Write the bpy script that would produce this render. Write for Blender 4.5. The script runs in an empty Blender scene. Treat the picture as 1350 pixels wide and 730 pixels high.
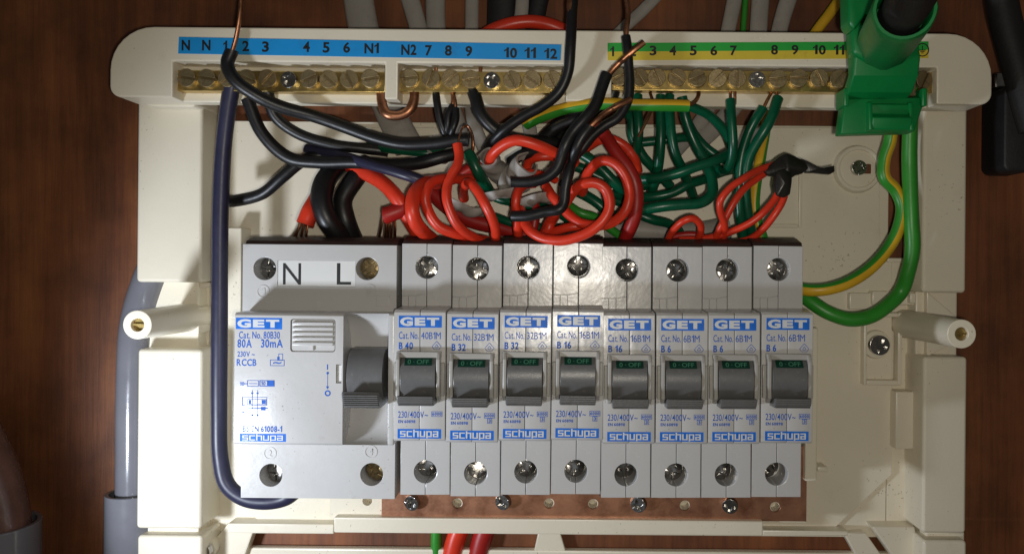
import bpy, bmesh, math, random
from mathutils import Vector, Matrix
random.seed(7)
R = math.radians
C = bpy.context.scene.collection
MM = 0.001

# ------------------------------------------------------------------ camera, world, lamps, exposure
CAM_H = 342.0          # camera distance from the board, mm
FPX = 1080.0           # focal length in photo pixels (photo 1350 wide)
CX, CY = 745.0, 345.0  # pixel of the camera's foot on the board
ROLL = R(0.5)
sc = bpy.context.scene
cam_d = bpy.data.cameras.new('camera'); cam = bpy.data.objects.new('camera', cam_d); C.objects.link(cam)
cam_d.sensor_width = 36; cam_d.lens = 36*FPX/1350
cam_d.shift_x = -(CX-675)/1350; cam_d.shift_y = -(365-CY)/1350
cam_d.clip_start = 0.005; cam_d.clip_end = 20
cam.location = (0, -CAM_H*MM, 0)
cam.matrix_world = Matrix.Translation((0, -CAM_H*MM, 0)) @ Matrix.Rotation(R(90), 4, 'X') @ Matrix.Rotation(ROLL, 4, 'Z')
sc.camera = cam

wd = bpy.data.worlds.new('World'); sc.world = wd; wd.use_nodes = True
bg = wd.node_tree.nodes['Background']; bg.inputs[0].default_value = (1.0, 0.93, 0.84, 1); bg.inputs[1].default_value = 0.05
sc.view_settings.view_transform = 'Standard'; sc.view_settings.look = 'None'
sc.view_settings.exposure = 0.0; sc.view_settings.gamma = 1.0

def lamp(name, kind, loc_mm, power, color, radius_mm, aim=None, spot=None, blend=0.2):
    d = bpy.data.lights.new(name, kind); d.energy = power; d.color = color; d.shadow_soft_size = radius_mm*MM
    if kind == 'SPOT': d.spot_size = spot; d.spot_blend = blend
    o = bpy.data.objects.new(name, d); C.objects.link(o)
    x, z, h = loc_mm; p = Vector((x, -h, z))*MM; o.location = p
    if aim:
        ax, az, ah = aim
        o.rotation_euler = (Vector((ax, -ah, az))*MM - p).to_track_quat('-Z', 'Y').to_euler()
    return o
# the phone's own flash, beside its lens; the torch lying low beside the left edge of the box
lamp('phone_flash', 'POINT', (9, -7, CAM_H+4), 1.12, (1.0, 0.92, 0.79), 3.5)
lamp('torch', 'SPOT', (-190, -98, 160), 1.4, (0.82, 0.89, 1.0), 12.0, aim=(-100, -60, 50), spot=R(92), blend=0.5)

# ------------------------------------------------------------------ coordinates: millimetres; x right, z up, h out of the board
def K(h): return (CAM_H-h)/FPX
def P(px, py, h):
    dx, dy = px-CX, py-CY; c, s = math.cos(ROLL), math.sin(ROLL)
    return ((dx*c+dy*s)*K(h), -(-dx*s+dy*c)*K(h), h)
def V(p): return Vector((p[0], -p[2], p[1]))*MM

# ------------------------------------------------------------------ materials
def mat(name, col, rough=0.4, metal=0.0, var=0.06, vscale=60, bump=0.0, bscale=900, col2=None, fac2=(0.55, 0.75), spec=0.5, trans=0.0, coat=0.0, specks=None):
    m = bpy.data.materials.new(name); m.use_nodes = True
    nt = m.node_tree; N = nt.nodes; L = nt.links; b = N['Principled BSDF']
    tc = N.new('ShaderNodeTexCoord')
    n = N.new('ShaderNodeTexNoise'); n.inputs['Scale'].default_value = vscale; n.inputs['Detail'].default_value = 5
    L.new(tc.outputs['Object'], n.inputs['Vector'])
    cr = N.new('ShaderNodeValToRGB')
    lo = [max(0, c*(1-var)) for c in col]; hi = [min(1, c*(1+var)) for c in col]
    cr.color_ramp.elements[0].position = 0.35; cr.color_ramp.elements[1].position = 0.65
    cr.color_ramp.elements[0].color = (*lo, 1); cr.color_ramp.elements[1].color = (*hi, 1)
    L.new(n.outputs['Fac'], cr.inputs['Fac'])
    out = cr.outputs['Color']
    if col2:
        n2 = N.new('ShaderNodeTexNoise'); n2.inputs['Scale'].default_value = vscale*2.3; n2.inputs['Detail'].default_value = 7
        n2.inputs['Roughness'].default_value = 0.65
        L.new(tc.outputs['Object'], n2.inputs['Vector'])
        r2 = N.new('ShaderNodeValToRGB'); r2.color_ramp.elements[0].position = fac2[0]; r2.color_ramp.elements[1].position = fac2[1]
        L.new(n2.outputs['Fac'], r2.inputs['Fac'])
        mx = N.new('ShaderNodeMixRGB'); mx.inputs['Color2'].default_value = (*col2, 1)
        L.new(r2.outputs['Color'], mx.inputs['Fac']); L.new(out, mx.inputs['Color1']); out = mx.outputs['Color']
    if specks:     # dust and grime specks
        n5 = N.new('ShaderNodeTexNoise'); n5.inputs['Scale'].default_value = 900; n5.inputs['Detail'].default_value = 2; L.new(tc.outputs['Object'], n5.inputs['Vector'])
        n6 = N.new('ShaderNodeTexNoise'); n6.inputs['Scale'].default_value = 24; n6.inputs['Detail'].default_value = 3; L.new(tc.outputs['Object'], n6.inputs['Vector'])
        ad = N.new('ShaderNodeMath'); ad.operation = 'MULTIPLY_ADD'; ad.inputs[1].default_value = 0.35; L.new(n6.outputs['Fac'], ad.inputs[0]); L.new(n5.outputs['Fac'], ad.inputs[2])
        r5 = N.new('ShaderNodeValToRGB'); r5.color_ramp.elements[0].position = 0.915; r5.color_ramp.elements[1].position = 0.96; L.new(ad.outputs[0], r5.inputs['Fac'])
        m5 = N.new('ShaderNodeMixRGB'); m5.inputs['Color2'].default_value = (*specks, 1); ml = N.new('ShaderNodeMath'); ml.operation = 'MULTIPLY'; ml.inputs[1].default_value = 0.6
        L.new(r5.outputs['Color'], ml.inputs[0]); L.new(ml.outputs[0], m5.inputs['Fac']); L.new(out, m5.inputs['Color1']); out = m5.outputs['Color']
    L.new(out, b.inputs['Base Color'])
    rr = N.new('ShaderNodeMapRange'); rr.inputs['To Min'].default_value = max(0.03, rough-0.07); rr.inputs['To Max'].default_value = min(1, rough+0.09)
    n3 = N.new('ShaderNodeTexNoise'); n3.inputs['Scale'].default_value = vscale*4; n3.inputs['Detail'].default_value = 4
    L.new(tc.outputs['Object'], n3.inputs['Vector']); L.new(n3.outputs['Fac'], rr.inputs['Value']); L.new(rr.outputs['Result'], b.inputs['Roughness'])
    b.inputs['Metallic'].default_value = metal
    b.inputs['Specular IOR Level'].default_value = spec
    b.inputs['Transmission Weight'].default_value = trans
    b.inputs['Coat Weight'].default_value = coat
    if bump > 0:
        nb = N.new('ShaderNodeTexNoise'); nb.inputs['Scale'].default_value = bscale; nb.inputs['Detail'].default_value = 3
        L.new(tc.outputs['Object'], nb.inputs['Vector'])
        bp = N.new('ShaderNodeBump'); bp.inputs['Strength'].default_value = bump; bp.inputs['Distance'].default_value = 0.0004
        L.new(nb.outputs['Fac'], bp.inputs['Height']); L.new(bp.outputs['Normal'], b.inputs['Normal'])
    return m

def wood_mat():
    m = bpy.data.materials.new('wood'); m.use_nodes = True
    nt = m.node_tree; N = nt.nodes; L = nt.links; b = N['Principled BSDF']
    tc = N.new('ShaderNodeTexCoord'); mp = N.new('ShaderNodeMapping')
    mp.inputs['Scale'].default_value = (26, 26, 2.6); L.new(tc.outputs['Object'], mp.inputs['Vector'])
    n = N.new('ShaderNodeTexNoise'); n.inputs['Scale'].default_value = 1.6; n.inputs['Detail'].default_value = 8; n.inputs['Roughness'].default_value = 0.62; n.inputs['Distortion'].default_value = 0.6
    L.new(mp.outputs['Vector'], n.inputs['Vector'])
    cr = N.new('ShaderNodeValToRGB'); e = cr.color_ramp.elements
    e[0].position = 0.28; e[0].color = (0.095, 0.030, 0.011, 1); e[1].position = 0.78; e[1].color = (0.33, 0.12, 0.038, 1)
    k = e.new(0.5); k.color = (0.205, 0.066, 0.022, 1)
    L.new(n.outputs['Fac'], cr.inputs['Fac'])
    mp2 = N.new('ShaderNodeMapping'); mp2.inputs['Scale'].default_value = (420, 420, 15); L.new(tc.outputs['Object'], mp2.inputs['Vector'])
    n2 = N.new('ShaderNodeTexNoise'); n2.inputs['Scale'].default_value = 1.0; n2.inputs['Detail'].default_value = 7; n2.inputs['Roughness'].default_value = 0.7; L.new(mp2.outputs['Vector'], n2.inputs['Vector'])
    r2 = N.new('ShaderNodeValToRGB'); r2.color_ramp.elements[0].position = 0.3; r2.color_ramp.elements[0].color = (0.45, 0.42, 0.42, 1); r2.color_ramp.elements[1].position = 0.55
    L.new(n2.outputs['Fac'], r2.inputs['Fac'])
    n4 = N.new('ShaderNodeTexNoise'); n4.inputs['Scale'].default_value = 17; n4.inputs['Detail'].default_value = 9; n4.inputs['Roughness'].default_value = 0.62; L.new(tc.outputs['Object'], n4.inputs['Vector'])
    r4 = N.new('ShaderNodeValToRGB'); r4.color_ramp.elements[0].position = 0.36; r4.color_ramp.elements[0].color = (0.40, 0.36, 0.34, 1); r4.color_ramp.elements[1].position = 0.62; r4.color_ramp.elements[1].color = (1.1, 1.08, 1.0, 1)
    L.new(n4.outputs['Fac'], r4.inputs['Fac'])
    mx = N.new('ShaderNodeMixRGB'); mx.blend_type = 'MULTIPLY'; mx.inputs['Fac'].default_value = 0.55
    L.new(cr.outputs['Color'], mx.inputs['Color1']); L.new(r2.outputs['Color'], mx.inputs['Color2'])
    mx2 = N.new('ShaderNodeMixRGB'); mx2.blend_type = 'MULTIPLY'; mx2.inputs['Fac'].default_value = 0.85
    L.new(mx.outputs['Color'], mx2.inputs['Color1']); L.new(r4.outputs['Color'], mx2.inputs['Color2'])
    L.new(mx2.outputs['Color'], b.inputs['Base Color'])
    b.inputs['Roughness'].default_value = 0.55
    bp = N.new('ShaderNodeBump'); bp.inputs['Strength'].default_value = 0.5; bp.inputs['Distance'].default_value = 0.0004
    L.new(n2.outputs['Fac'], bp.inputs['Height']); L.new(bp.outputs['Normal'], b.inputs['Normal'])
    return m

MT = dict(
    wood=wood_mat(),
    cream=mat('cream_plastic', (0.79, 0.73, 0.59), 0.34, var=0.03, vscale=25, bump=0.12, bscale=900, specks=(0.25, 0.19, 0.13), col2=(0.68, 0.61, 0.48), fac2=(0.6, 0.85)),
    grey=mat('breaker_plastic', (0.525, 0.52, 0.51), 0.24, var=0.025, vscale=40, bump=0.14, bscale=420, specks=(0.16, 0.14, 0.12), col2=(0.39, 0.38, 0.36), fac2=(0.62, 0.80)),
    bezel=mat('bezel_plastic', (0.38, 0.37, 0.345), 0.28, var=0.03, vscale=80, bump=0.05, bscale=900),
    toggle=mat('toggle_plastic', (0.12, 0.12, 0.12), 0.33, var=0.06, vscale=200, bump=0.12, bscale=2500, col2=(0.22, 0.21, 0.20), fac2=(0.6, 0.8)),
    window=mat('window_green', (0.003, 0.035, 0.022), 0.35, var=0.1, vscale=200),
    winprint=mat('window_print', (0.05, 0.20, 0.12), 0.5, var=0.05),
    blue=mat('blue_print', (0.008, 0.14, 0.60), 0.42, spec=0.25, var=0.12, vscale=500, col2=(0.03, 0.20, 0.62), fac2=(0.6, 0.75)),
    ink=mat('blue_ink', (0.012, 0.10, 0.46), 0.5, spec=0.25, var=0.15, vscale=700, col2=(0.08, 0.19, 0.48), fac2=(0.62, 0.78)),
    white=mat('white_print', (0.62, 0.64, 0.66), 0.4, var=0.03),
    black_print=mat('black_print', (0.012, 0.012, 0.012), 0.5, var=0.1),
    label_blue=mat('label_blue', (0.008, 0.29, 0.70), 0.45, var=0.04, vscale=80, col2=(0.02, 0.20, 0.48), fac2=(0.55, 0.8)),
    label_green=mat('label_green', (0.02, 0.40, 0.05), 0.45, var=0.05, vscale=80),
    label_yellow=mat('label_yellow', (0.72, 0.56, 0.05), 0.45, var=0.05, vscale=80, col2=(0.55, 0.40, 0.05), fac2=(0.55, 0.8)),
    brass=mat('brass', (0.62, 0.46, 0.17), 0.34, metal=1, var=0.12, vscale=120, bump=0.08, bscale=700, col2=(0.35, 0.23, 0.08), fac2=(0.5, 0.75)),
    brass_dark=mat('old_brass', (0.36, 0.28, 0.15), 0.42, metal=0.85, var=0.15, vscale=300, bump=0.2, bscale=1500, col2=(0.20, 0.14, 0.07), fac2=(0.5, 0.7)),
    steel=mat('steel', (0.40, 0.39, 0.37), 0.22, metal=1, var=0.12, vscale=350, bump=0.08, bscale=1400, col2=(0.28, 0.26, 0.24), fac2=(0.5, 0.75)),
    copper=mat('copper', (0.46, 0.21, 0.115), 0.40, metal=1, var=0.15, vscale=250, col2=(0.28, 0.11, 0.05), fac2=(0.5, 0.75)),
    busbar=mat('busbar_copper', (0.56, 0.28, 0.17), 0.38, metal=0.85, var=0.15, vscale=45, bump=0.10, bscale=700, col2=(0.24, 0.095, 0.055), fac2=(0.45, 0.75)),
    red=mat('red_pvc', (0.70, 0.042, 0.016), 0.36, var=0.10, vscale=120, bump=0.16, bscale=260, col2=(0.52, 0.024, 0.012), fac2=(0.58, 0.85)),
    darkred=mat('dark_red_pvc', (0.36, 0.013, 0.010), 0.42, var=0.10, vscale=120, bump=0.05, bscale=400),
    black=mat('black_pvc', (0.009, 0.009, 0.010), 0.40, var=0.15, vscale=200, bump=0.08, bscale=500, col2=(0.02, 0.019, 0.018), fac2=(0.6, 0.85)),
    navy=mat('blue_black_pvc', (0.022, 0.022, 0.05), 0.40, var=0.12, vscale=100, bump=0.05, bscale=400),
    green=mat('green_pvc', (0.0, 0.080, 0.036), 0.31, var=0.12, vscale=150, bump=0.16, bscale=260, col2=(0.0, 0.045, 0.022), fac2=(0.55, 0.8)),
    ey_green=mat('earth_green', (0.03, 0.27, 0.025), 0.38, var=0.08, vscale=120, bump=0.05, bscale=400),
    ey_yellow=mat('earth_yellow', (0.70, 0.42, 0.02), 0.40, var=0.08, vscale=120, bump=0.05, bscale=400),
    sheath=mat('grey_sheath', (0.33, 0.31, 0.28), 0.5, var=0.08, vscale=90, bump=0.15, bscale=500, col2=(0.22, 0.20, 0.18), fac2=(0.55, 0.8)),
    clamp=mat('clamp_green', (0.0, 0.185, 0.04), 0.40, var=0.05, vscale=120, bump=0.05, bscale=1600),
    rubber=mat('black_rubber', (0.012, 0.0115, 0.012), 0.55, var=0.15, vscale=200, bump=0.2, bscale=900),
    tape=mat('black_tape', (0.014, 0.012, 0.010), 0.34, var=0.15, vscale=200, bump=0.5, bscale=260),
    conduit=mat('grey_conduit', (0.165, 0.165, 0.185), 0.16, var=0.05, vscale=60, bump=0.06, bscale=300, coat=0.3),
    brownpipe=mat('brown_pipe', (0.16, 0.085, 0.07), 0.25, var=0.15, vscale=60, coat=0.3, col2=(0.10, 0.05, 0.04), fac2=(0.5, 0.8)),
    entry_shade=mat('shaded_entry', (0.040, 0.022, 0.020), 0.5, var=0.1, vscale=150),  # shade in the wire openings, put into the colour
    paper=mat('label_paper', (0.66, 0.66, 0.64), 0.55, var=0.03),
)

# ------------------------------------------------------------------ mesh helpers
class M:
    def __init__(s): s.v = []; s.f = []; s.m = []
    def add(s, verts, faces, mi=0):
        o = len(s.v); s.v += [tuple(v) for v in verts]; s.f += [tuple(i+o for i in f) for f in faces]; s.m += [mi]*len(faces); return s
    def box(s, x0, x1, z0, z1, h0, h1, mi=0):
        x0, x1 = sorted((x0, x1)); z0, z1 = sorted((z0, z1)); h0, h1 = sorted((h0, h1))
        vs = [(x, z, h) for h in (h0, h1) for z in (z0, z1) for x in (x0, x1)]
        return s.add(vs, [(0,1,3,2), (4,6,7,5), (0,4,5,1), (2,3,7,6), (0,2,6,4), (1,5,7,3)], mi)
    def prism(s, poly, h0, h1, mi=0):             # poly of (x, z)
        n = len(poly); vs = [(x, z, h0) for x, z in poly]+[(x, z, h1) for x, z in poly]
        return s.add(vs, [tuple(range(n)), tuple(range(2*n-1, n-1, -1))]+[(i, i+n, (i+1) % n+n, (i+1) % n) for i in range(n)], mi)
    def slab(s, poly, x0, x1, mi=0):              # poly of (z, h), extruded along x
        n = len(poly); vs = [(x0, z, h) for z, h in poly]+[(x1, z, h) for z, h in poly]
        return s.add(vs, [tuple(range(n)), tuple(range(2*n-1, n-1, -1))]+[(i, i+n, (i+1) % n+n, (i+1) % n) for i in range(n)], mi)
    def disc(s, x, z, h0, h1, r, n=20, mi=0, r1=None, a0=0, a1=360, inner=0):
        r1 = r if r1 is None else r1
        if inner:
            vs = []; 
            for h, ro in ((h0, r), (h1, r1)):
                for rr in (inner, ro):
                    vs += [(x+rr*math.cos(2*math.pi*i/n), z+rr*math.sin(2*math.pi*i/n), h) for i in range(n)]
            fs = []
            for i in range(n):
                j = (i+1) % n
                fs += [(i, j, n+j, n+i), (2*n+i, 3*n+i, 3*n+j, 2*n+j), (i, 2*n+i, 2*n+j, j), (n+i, n+j, 3*n+j, 3*n+i)]
            return s.add(vs, fs, mi)
        full = abs(a1-a0) >= 360
        pts = [(math.cos(R(a0+(a1-a0)*i/(n if full else n-1))), math.sin(R(a0+(a1-a0)*i/(n if full else n-1)))) for i in range(n)]
        vs = [(x+r*c, z+r*q, h0) for c, q in pts]+[(x+r1*c, z+r1*q, h1) for c, q in pts]
        return s.add(vs, [tuple(range(n)), tuple(range(2*n-1, n-1, -1))]+[(i, i+n, (i+1) % n+n, (i+1) % n) for i in range(n)], mi)
    def tube(s, pts, rad, sides=12, mi=0, caps=True, stripe=None, flat=1.0, spin=0.0, arc=None, wall=0):
        # pts of (x, z, h) in mm; rad a number or one per point
        n = len(pts); q = [Vector(p) for p in pts]
        rad = [rad]*n if not hasattr(rad, '__len__') else rad
        T = [(q[min(i+1, n-1)]-q[max(i-1, 0)]).normalized() for i in range(n)]
        ref = Vector((0, 0, 1))
        if abs(T[0].dot(ref)) > 0.9: ref = Vector((1, 0, 0))
        N = (ref-T[0]*ref.dot(T[0])).normalized(); rings = []
        for i in range(n):
            if i: N = (N-T[i]*N.dot(T[i])); N = N.normalized() if N.length > 1e-6 else Vector((1, 0, 0))
            B = T[i].cross(N); tw = spin*i/n
            rings.append((q[i], N*math.cos(tw)+B*math.sin(tw), B*math.cos(tw)-N*math.sin(tw)))
        if arc is None:
            vs = []
            for i, (c, a, b) in enumerate(rings):
                for k in range(sides):
                    t = 2*math.pi*k/sides
                    vs.append(tuple(c+(a*math.cos(t)*flat+b*math.sin(t))*rad[i]))
            o = len(s.v); s.v += vs
            for i in range(n-1):
                for k in range(sides):
                    k2 = (k+1) % sides
                    s.f.append((o+i*sides+k, o+i*sides+k2, o+(i+1)*sides+k2, o+(i+1)*sides+k))
                    s.m.append(stripe[1] if stripe and stripe[0](k/sides) else mi)
            if caps:
                s.f += [tuple(o+k for k in range(sides-1, -1, -1)), tuple(o+(n-1)*sides+k for k in range(sides))]; s.m += [mi, mi]
            return s
        a0, a1 = R(arc[0]), R(arc[1]); ns = sides; vs = []
        for i, (c, a, b) in enumerate(rings):
            for rr in (rad[i], rad[i]-wall):
                for k in range(ns):
                    t = a0+(a1-a0)*k/(ns-1); wob = 1+0.10*math.sin(3.1*t+i*0.9)
                    vs.append(tuple(c+(a*math.cos(t)+b*math.sin(t))*rr*wob))
        fs = []; w = 2*ns
        for i in range(n-1):
            for k in range(ns-1):
                fs.append((i*w+k, i*w+k+1, (i+1)*w+k+1, (i+1)*w+k)); fs.append((i*w+ns+k, (i+1)*w+ns+k, (i+1)*w+ns+k+1, i*w+ns+k+1))
            fs.append((i*w, (i+1)*w, (i+1)*w+ns, i*w+ns)); fs.append((i*w+ns-1, i*w+2*ns-1, (i+1)*w+2*ns-1, (i+1)*w+ns-1))
        for i in (0, n-1):
            for k in range(ns-1): fs.append((i*w+k, i*w+ns+k, i*w+ns+k+1, i*w+k+1))
        return s.add(vs, fs, mi)
    def mesh(s, name, mats, org=(0, 0, 0), bevel=0, seg=2, angle=35, smooth=True):
        me = bpy.data.meshes.new(name); O = V(org)
        me.from_pydata([V(v)-O for v in s.v], [], s.f)
        mats = mats if isinstance(mats, (list, tuple)) else [mats]
        for mm in mats: me.materials.append(mm)
        for p, mi in zip(me.polygons, s.m): p.material_index = mi
        bm = bmesh.new(); bm.from_mesh(me); bmesh.ops.recalc_face_normals(bm, faces=bm.faces)
        finish(bm, me, bevel, seg, angle, smooth); return me
    def build(s, name, mats, parent=None, org=None, bevel=0, seg=2, angle=35, smooth=True):
        o = origin_of(parent) if parent else (org or (0, 0, 0))
        return link(name, s.mesh(name, mats, o, bevel, seg, angle, smooth), parent, o)

def finish(bm, me, bevel, seg, angle, smooth):
    if bevel:
        ed = [e for e in bm.edges if len(e.link_faces) == 2 and e.calc_face_angle(0) > R(angle)]
        bmesh.ops.bevel(bm, geom=ed, offset=bevel*MM, segments=seg, affect='EDGES', profile=0.5, clamp_overlap=True)
    bm.to_mesh(me); bm.free()
    if smooth:
        for p in me.polygons: p.use_smooth = True
        me.set_sharp_from_angle(angle=R(21 if bevel else 45))

ORG = {}
def origin_of(o):
    while o is not None:
        if o.name in ORG: return ORG[o.name]
        o = o.parent
    return (0, 0, 0)
def link(name, me, parent=None, org=(0, 0, 0)):
    o = bpy.data.objects.new(name, me); C.objects.link(o)
    if parent: o.parent = parent
    else: o.location = V(org); ORG[o.name] = org
    return o
def tag(o, label, cat, group=None, kind=None):
    if label: o['label'] = label
    if cat: o['category'] = cat
    if group: o['group'] = group
    if kind: o['kind'] = kind
    return o
def thing(name, label, cat, org, group=None):
    o = bpy.data.objects.new(name, None); C.objects.link(o); o.location = V(org); o.empty_display_size = 0.01
    ORG[o.name] = org
    return tag(o, label, cat, group)

def cut(me, cutters):
    """boolean difference of a mesh with closed cutter meshes; returns a new mesh"""
    o = bpy.data.objects.new('tmp', me); C.objects.link(o); cs = []
    for c in cutters:
        k = bpy.data.objects.new('tmpc', c); C.objects.link(k); cs.append(k)
        md = o.modifiers.new('b', 'BOOLEAN'); md.operation = 'DIFFERENCE'; md.solver = 'EXACT'; md.object = k
    bpy.context.view_layer.update()
    ev = o.evaluated_get(bpy.context.evaluated_depsgraph_get())
    out = bpy.data.meshes.new_from_object(ev)
    for k in cs+[o]: bpy.data.objects.remove(k, do_unlink=True)
    return out
def rebevel(me, bevel, seg=2, angle=35):
    bm = bmesh.new(); bm.from_mesh(me); bmesh.ops.remove_doubles(bm, verts=bm.verts, dist=1e-6)
    bmesh.ops.dissolve_limit(bm, angle_limit=R(1), verts=bm.verts, edges=bm.edges)
    finish(bm, me, bevel, seg, angle, True); return me

_txt = {}
def glyph(ch, bold):
    key = (ch, bold)
    if key not in _txt:
        if ch == '1':
            b = bold
            vs = [(.19-b, 0), (.31+b, 0), (.31+b, .71+b), (.21-b, .71+b), (.16, .63), (.02-b, .55), (.02-b, .45-b), (.19-b, .52)]; fs = [tuple(range(8))]
        else:
            cu = bpy.data.curves.new('t', 'FONT'); cu.body = ch; cu.size = 1; cu.offset = bold; cu.resolution_u = 3
            o = bpy.data.objects.new('t', cu); C.objects.link(o); bpy.context.view_layer.update()
            me = bpy.data.meshes.new_from_object(o.evaluated_get(bpy.context.evaluated_depsgraph_get()))
            vs = [(v.co.x, v.co.y) for v in me.vertices]; fs = [tuple(p.vertices) for p in me.polygons]
            bpy.data.objects.remove(o, do_unlink=True)
        x0 = min(v[0] for v in vs); _txt[key] = ([(x-x0, z) for x, z in vs], fs)
    return _txt[key]
def text(m, s, x0, x1, z0, z1, h, bold=0.0, mi=0, th=0.05, fit=True, rot=0.0, italic=0.0):
    """flat lettering as thin geometry: the string fitted in a rectangle"""
    key = ('word', s, bold)
    if key not in _txt:
        W, F, x = [], [], 0
        for ch in s:
            if ch == ' ': x += 0.24; continue
            gv, gf = glyph(ch, bold); o = len(W); W += [(vx+x, vz) for vx, vz in gv]; F += [tuple(i+o for i in f) for f in gf]
            x += max(v[0] for v in gv)+0.085
        _txt[key] = (W, F)
    vs, fs = _txt[key]
    ax = min(v[0] for v in vs); bx = max(v[0] for v in vs); az = min(v[1] for v in vs); bz = max(v[1] for v in vs)
    sx = (x1-x0)/(bx-ax); sz = (z1-z0)/max(1e-6, bz-az)
    cxm, czm = (x0+x1)/2, (z0+z1)/2; c, q = math.cos(rot), math.sin(rot); out = []
    for vx, vz in vs:
        x = x0+(vx-ax)*sx-cxm+italic*(vz-az)*sz; z = z0+(vz-az)*sz-czm
        out.append((cxm+x*c-z*q, czm+x*q+z*c, h+th))
    m.add(out, fs, mi)

def rounded(x0, x1, z0, z1, rad, n=6):
    """rounded rectangle outline; rad = (bl, br, tr, tl)"""
    pts = []
    for (cx, cz, r, a) in ((x0, z0, rad[0], 180), (x1, z0, rad[1], 270), (x1, z1, rad[2], 0), (x0, z1, rad[3], 90)):
        ox = cx+r if cx == x0 else cx-r; oz = cz+r if cz == z0 else cz-r
        if r <= 0: pts.append((cx, cz)); continue
        pts += [(ox+r*math.cos(R(a+90*i/n)), oz+r*math.sin(R(a+90*i/n))) for i in range(n+1)]
    return pts

def spline(pts, per=7):
    q = [Vector(p) for p in pts]
    if len(q) < 3: return [tuple(q[0].lerp(q[-1], i/6)) for i in range(7)]
    q = [q[0]*2-q[1]]+q+[q[-1]*2-q[-2]]; out = []
    def tj(t, a, b): return t+max((b-a).length, 1e-6)**0.5
    for i in range(1, len(q)-2):
        p0, p1, p2, p3 = q[i-1:i+3]; t0 = 0; t1 = tj(t0, p0, p1); t2 = tj(t1, p1, p2); t3 = tj(t2, p2, p3)
        for k in range(per):
            t = t1+(t2-t1)*k/per
            a1 = p0*((t1-t)/(t1-t0))+p1*((t-t0)/(t1-t0)); a2 = p1*((t2-t)/(t2-t1))+p2*((t-t1)/(t2-t1)); a3 = p2*((t3-t)/(t3-t2))+p3*((t-t2)/(t3-t2))
            b1 = a1*((t2-t)/(t2-t0))+a2*((t-t0)/(t2-t0)); b2 = a2*((t3-t)/(t3-t1))+a3*((t-t1)/(t3-t1))
            out.append(tuple(b1*((t2-t)/(t2-t1))+b2*((t-t1)/(t2-t1))))
    out.append(tuple(q[-2])); return out

# ------------------------------------------------------------------ the board behind
m = M(); m.box(-700, 700, -500, 500, -18, 0)
tag(m.build('wooden_wall', MT['wood']), 'reddish brown wooden board the box is mounted on', 'wall', kind='structure')

# ------------------------------------------------------------------ screws shared by everything
def slotted(r, hh, slot=0.9):
    """slotted head, top at h=0, hh thick, axis along h; slot along x"""
    m = M(); m.disc(0, 0, -hh, -0.35*hh, r, 22)
    for sgn in (1, -1):
        a = math.degrees(math.asin(slot/2/r)); pts = [(r*math.cos(R(a+(180-2*a)*i/12)), sgn*r*math.sin(R(a+(180-2*a)*i/12))) for i in range(13)]
        m.prism(pts if sgn > 0 else pts[::-1], -0.4*hh, 0)
    return m.mesh('slotted_head', MT['brass_dark'], bevel=0.14, seg=2)
def cross(r, hh, mt):
    m = M(); m.disc(0, 0, -hh, -0.45*hh, r, 22); w = 0.17*r
    for k in range(4):
        a = 90*k; pts = []
        def rot(x, z): return (x*math.cos(R(a))-z*math.sin(R(a)), x*math.sin(R(a))+z*math.cos(R(a)))
        pts.append(rot(w*1.5, w*1.5)); pts.append(rot(0.62*r, w)); 
        t0 = math.degrees(math.asin(w/r))
        pts[1:2] = [rot(0.60*r, w), rot(0.66*r, w*0.15 if False else w)]
        pts += [rot(r*math.cos(R(t0+(90-2*t0)*i/6)), r*math.sin(R(t0+(90-2*t0)*i/6))) for i in range(7)]
        pts.append(rot(w, 0.62*r)); m.prism(pts, -0.5*hh, 0)
    # raised rim closes the cross at the outside
    m.disc(0, 0, -0.55*hh, -0.02*hh, r, 22, inner=0.72*r)
    return m.mesh('cross_head', mt, bevel=0.1, seg=2)
def combo(r, hh, mt):
    """terminal screw: slot right across plus a cross in the middle, domed quarters"""
    m = M(); m.disc(0, 0, -hh, -0.45*hh, r, 22); w = 0.16*r
    for k in range(4):
        a = 90*k
        def rot(x, z): return (x*math.cos(R(a))-z*math.sin(R(a)), x*math.sin(R(a))+z*math.cos(R(a)))
        wx = w if k % 2 == 0 else w; t0 = math.degrees(math.asin(w/r))
        pts = [rot(w*2.2, w*1.0), *[rot(r*math.cos(R(t0+(90-2*t0)*i/6)), r*math.sin(R(t0+(90-2*t0)*i/6))) for i in range(7)], rot(w*1.0, w*2.2), rot(w*1.6, w*1.6)]
        m.prism(pts, -0.5*hh, 0)
    me = m.mesh('terminal_head', mt, bevel=0.34, seg=3); me.set_sharp_from_angle(angle=R(60))
    for v in me.vertices:
        if v.co.y < hh*0.3*MM: v.co.y += 0.055*(v.co.x**2+v.co.z**2)*1000
    return me
SLOT = slotted(3.35, 3.2); PAN = cross(3.0, 2.4, MT['steel']); TERM = combo(3.9, 2.6, MT['steel']); TERMB = combo(3.9, 2.6, MT['brass_dark'])
PANB = cross(4.0, 2.8, MT['steel'])
def screw(name, me, x, z, h, ang, parent, tilt=(0, 0)):
    o = bpy.data.objects.new(name, me); C.objects.link(o); O = Vector(V(origin_of(parent)))
    o.parent = parent; o.location = V((x, z, h))-O
    o.rotation_euler = (R(tilt[0]), R(ang), R(tilt[1])); return o

# ------------------------------------------------------------------ consumer unit base
def pb(m, x0, y0, x1, y1, h0, h1, hp=None, mi=0):
    """box from a pixel rectangle read at height hp (its front by default)"""
    hp = h1 if hp is None else hp; a = P((x0+x1)/2, y0, hp); b = P((x0+x1)/2, y1, hp); c = P(x0, (y0+y1)/2, hp); d = P(x1, (y0+y1)/2, hp)
    m.box(c[0], d[0], a[1], b[1], h0, h1, mi)
def pp(pts, h): return [P(x, y, h)[:2] for x, y in pts]

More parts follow.
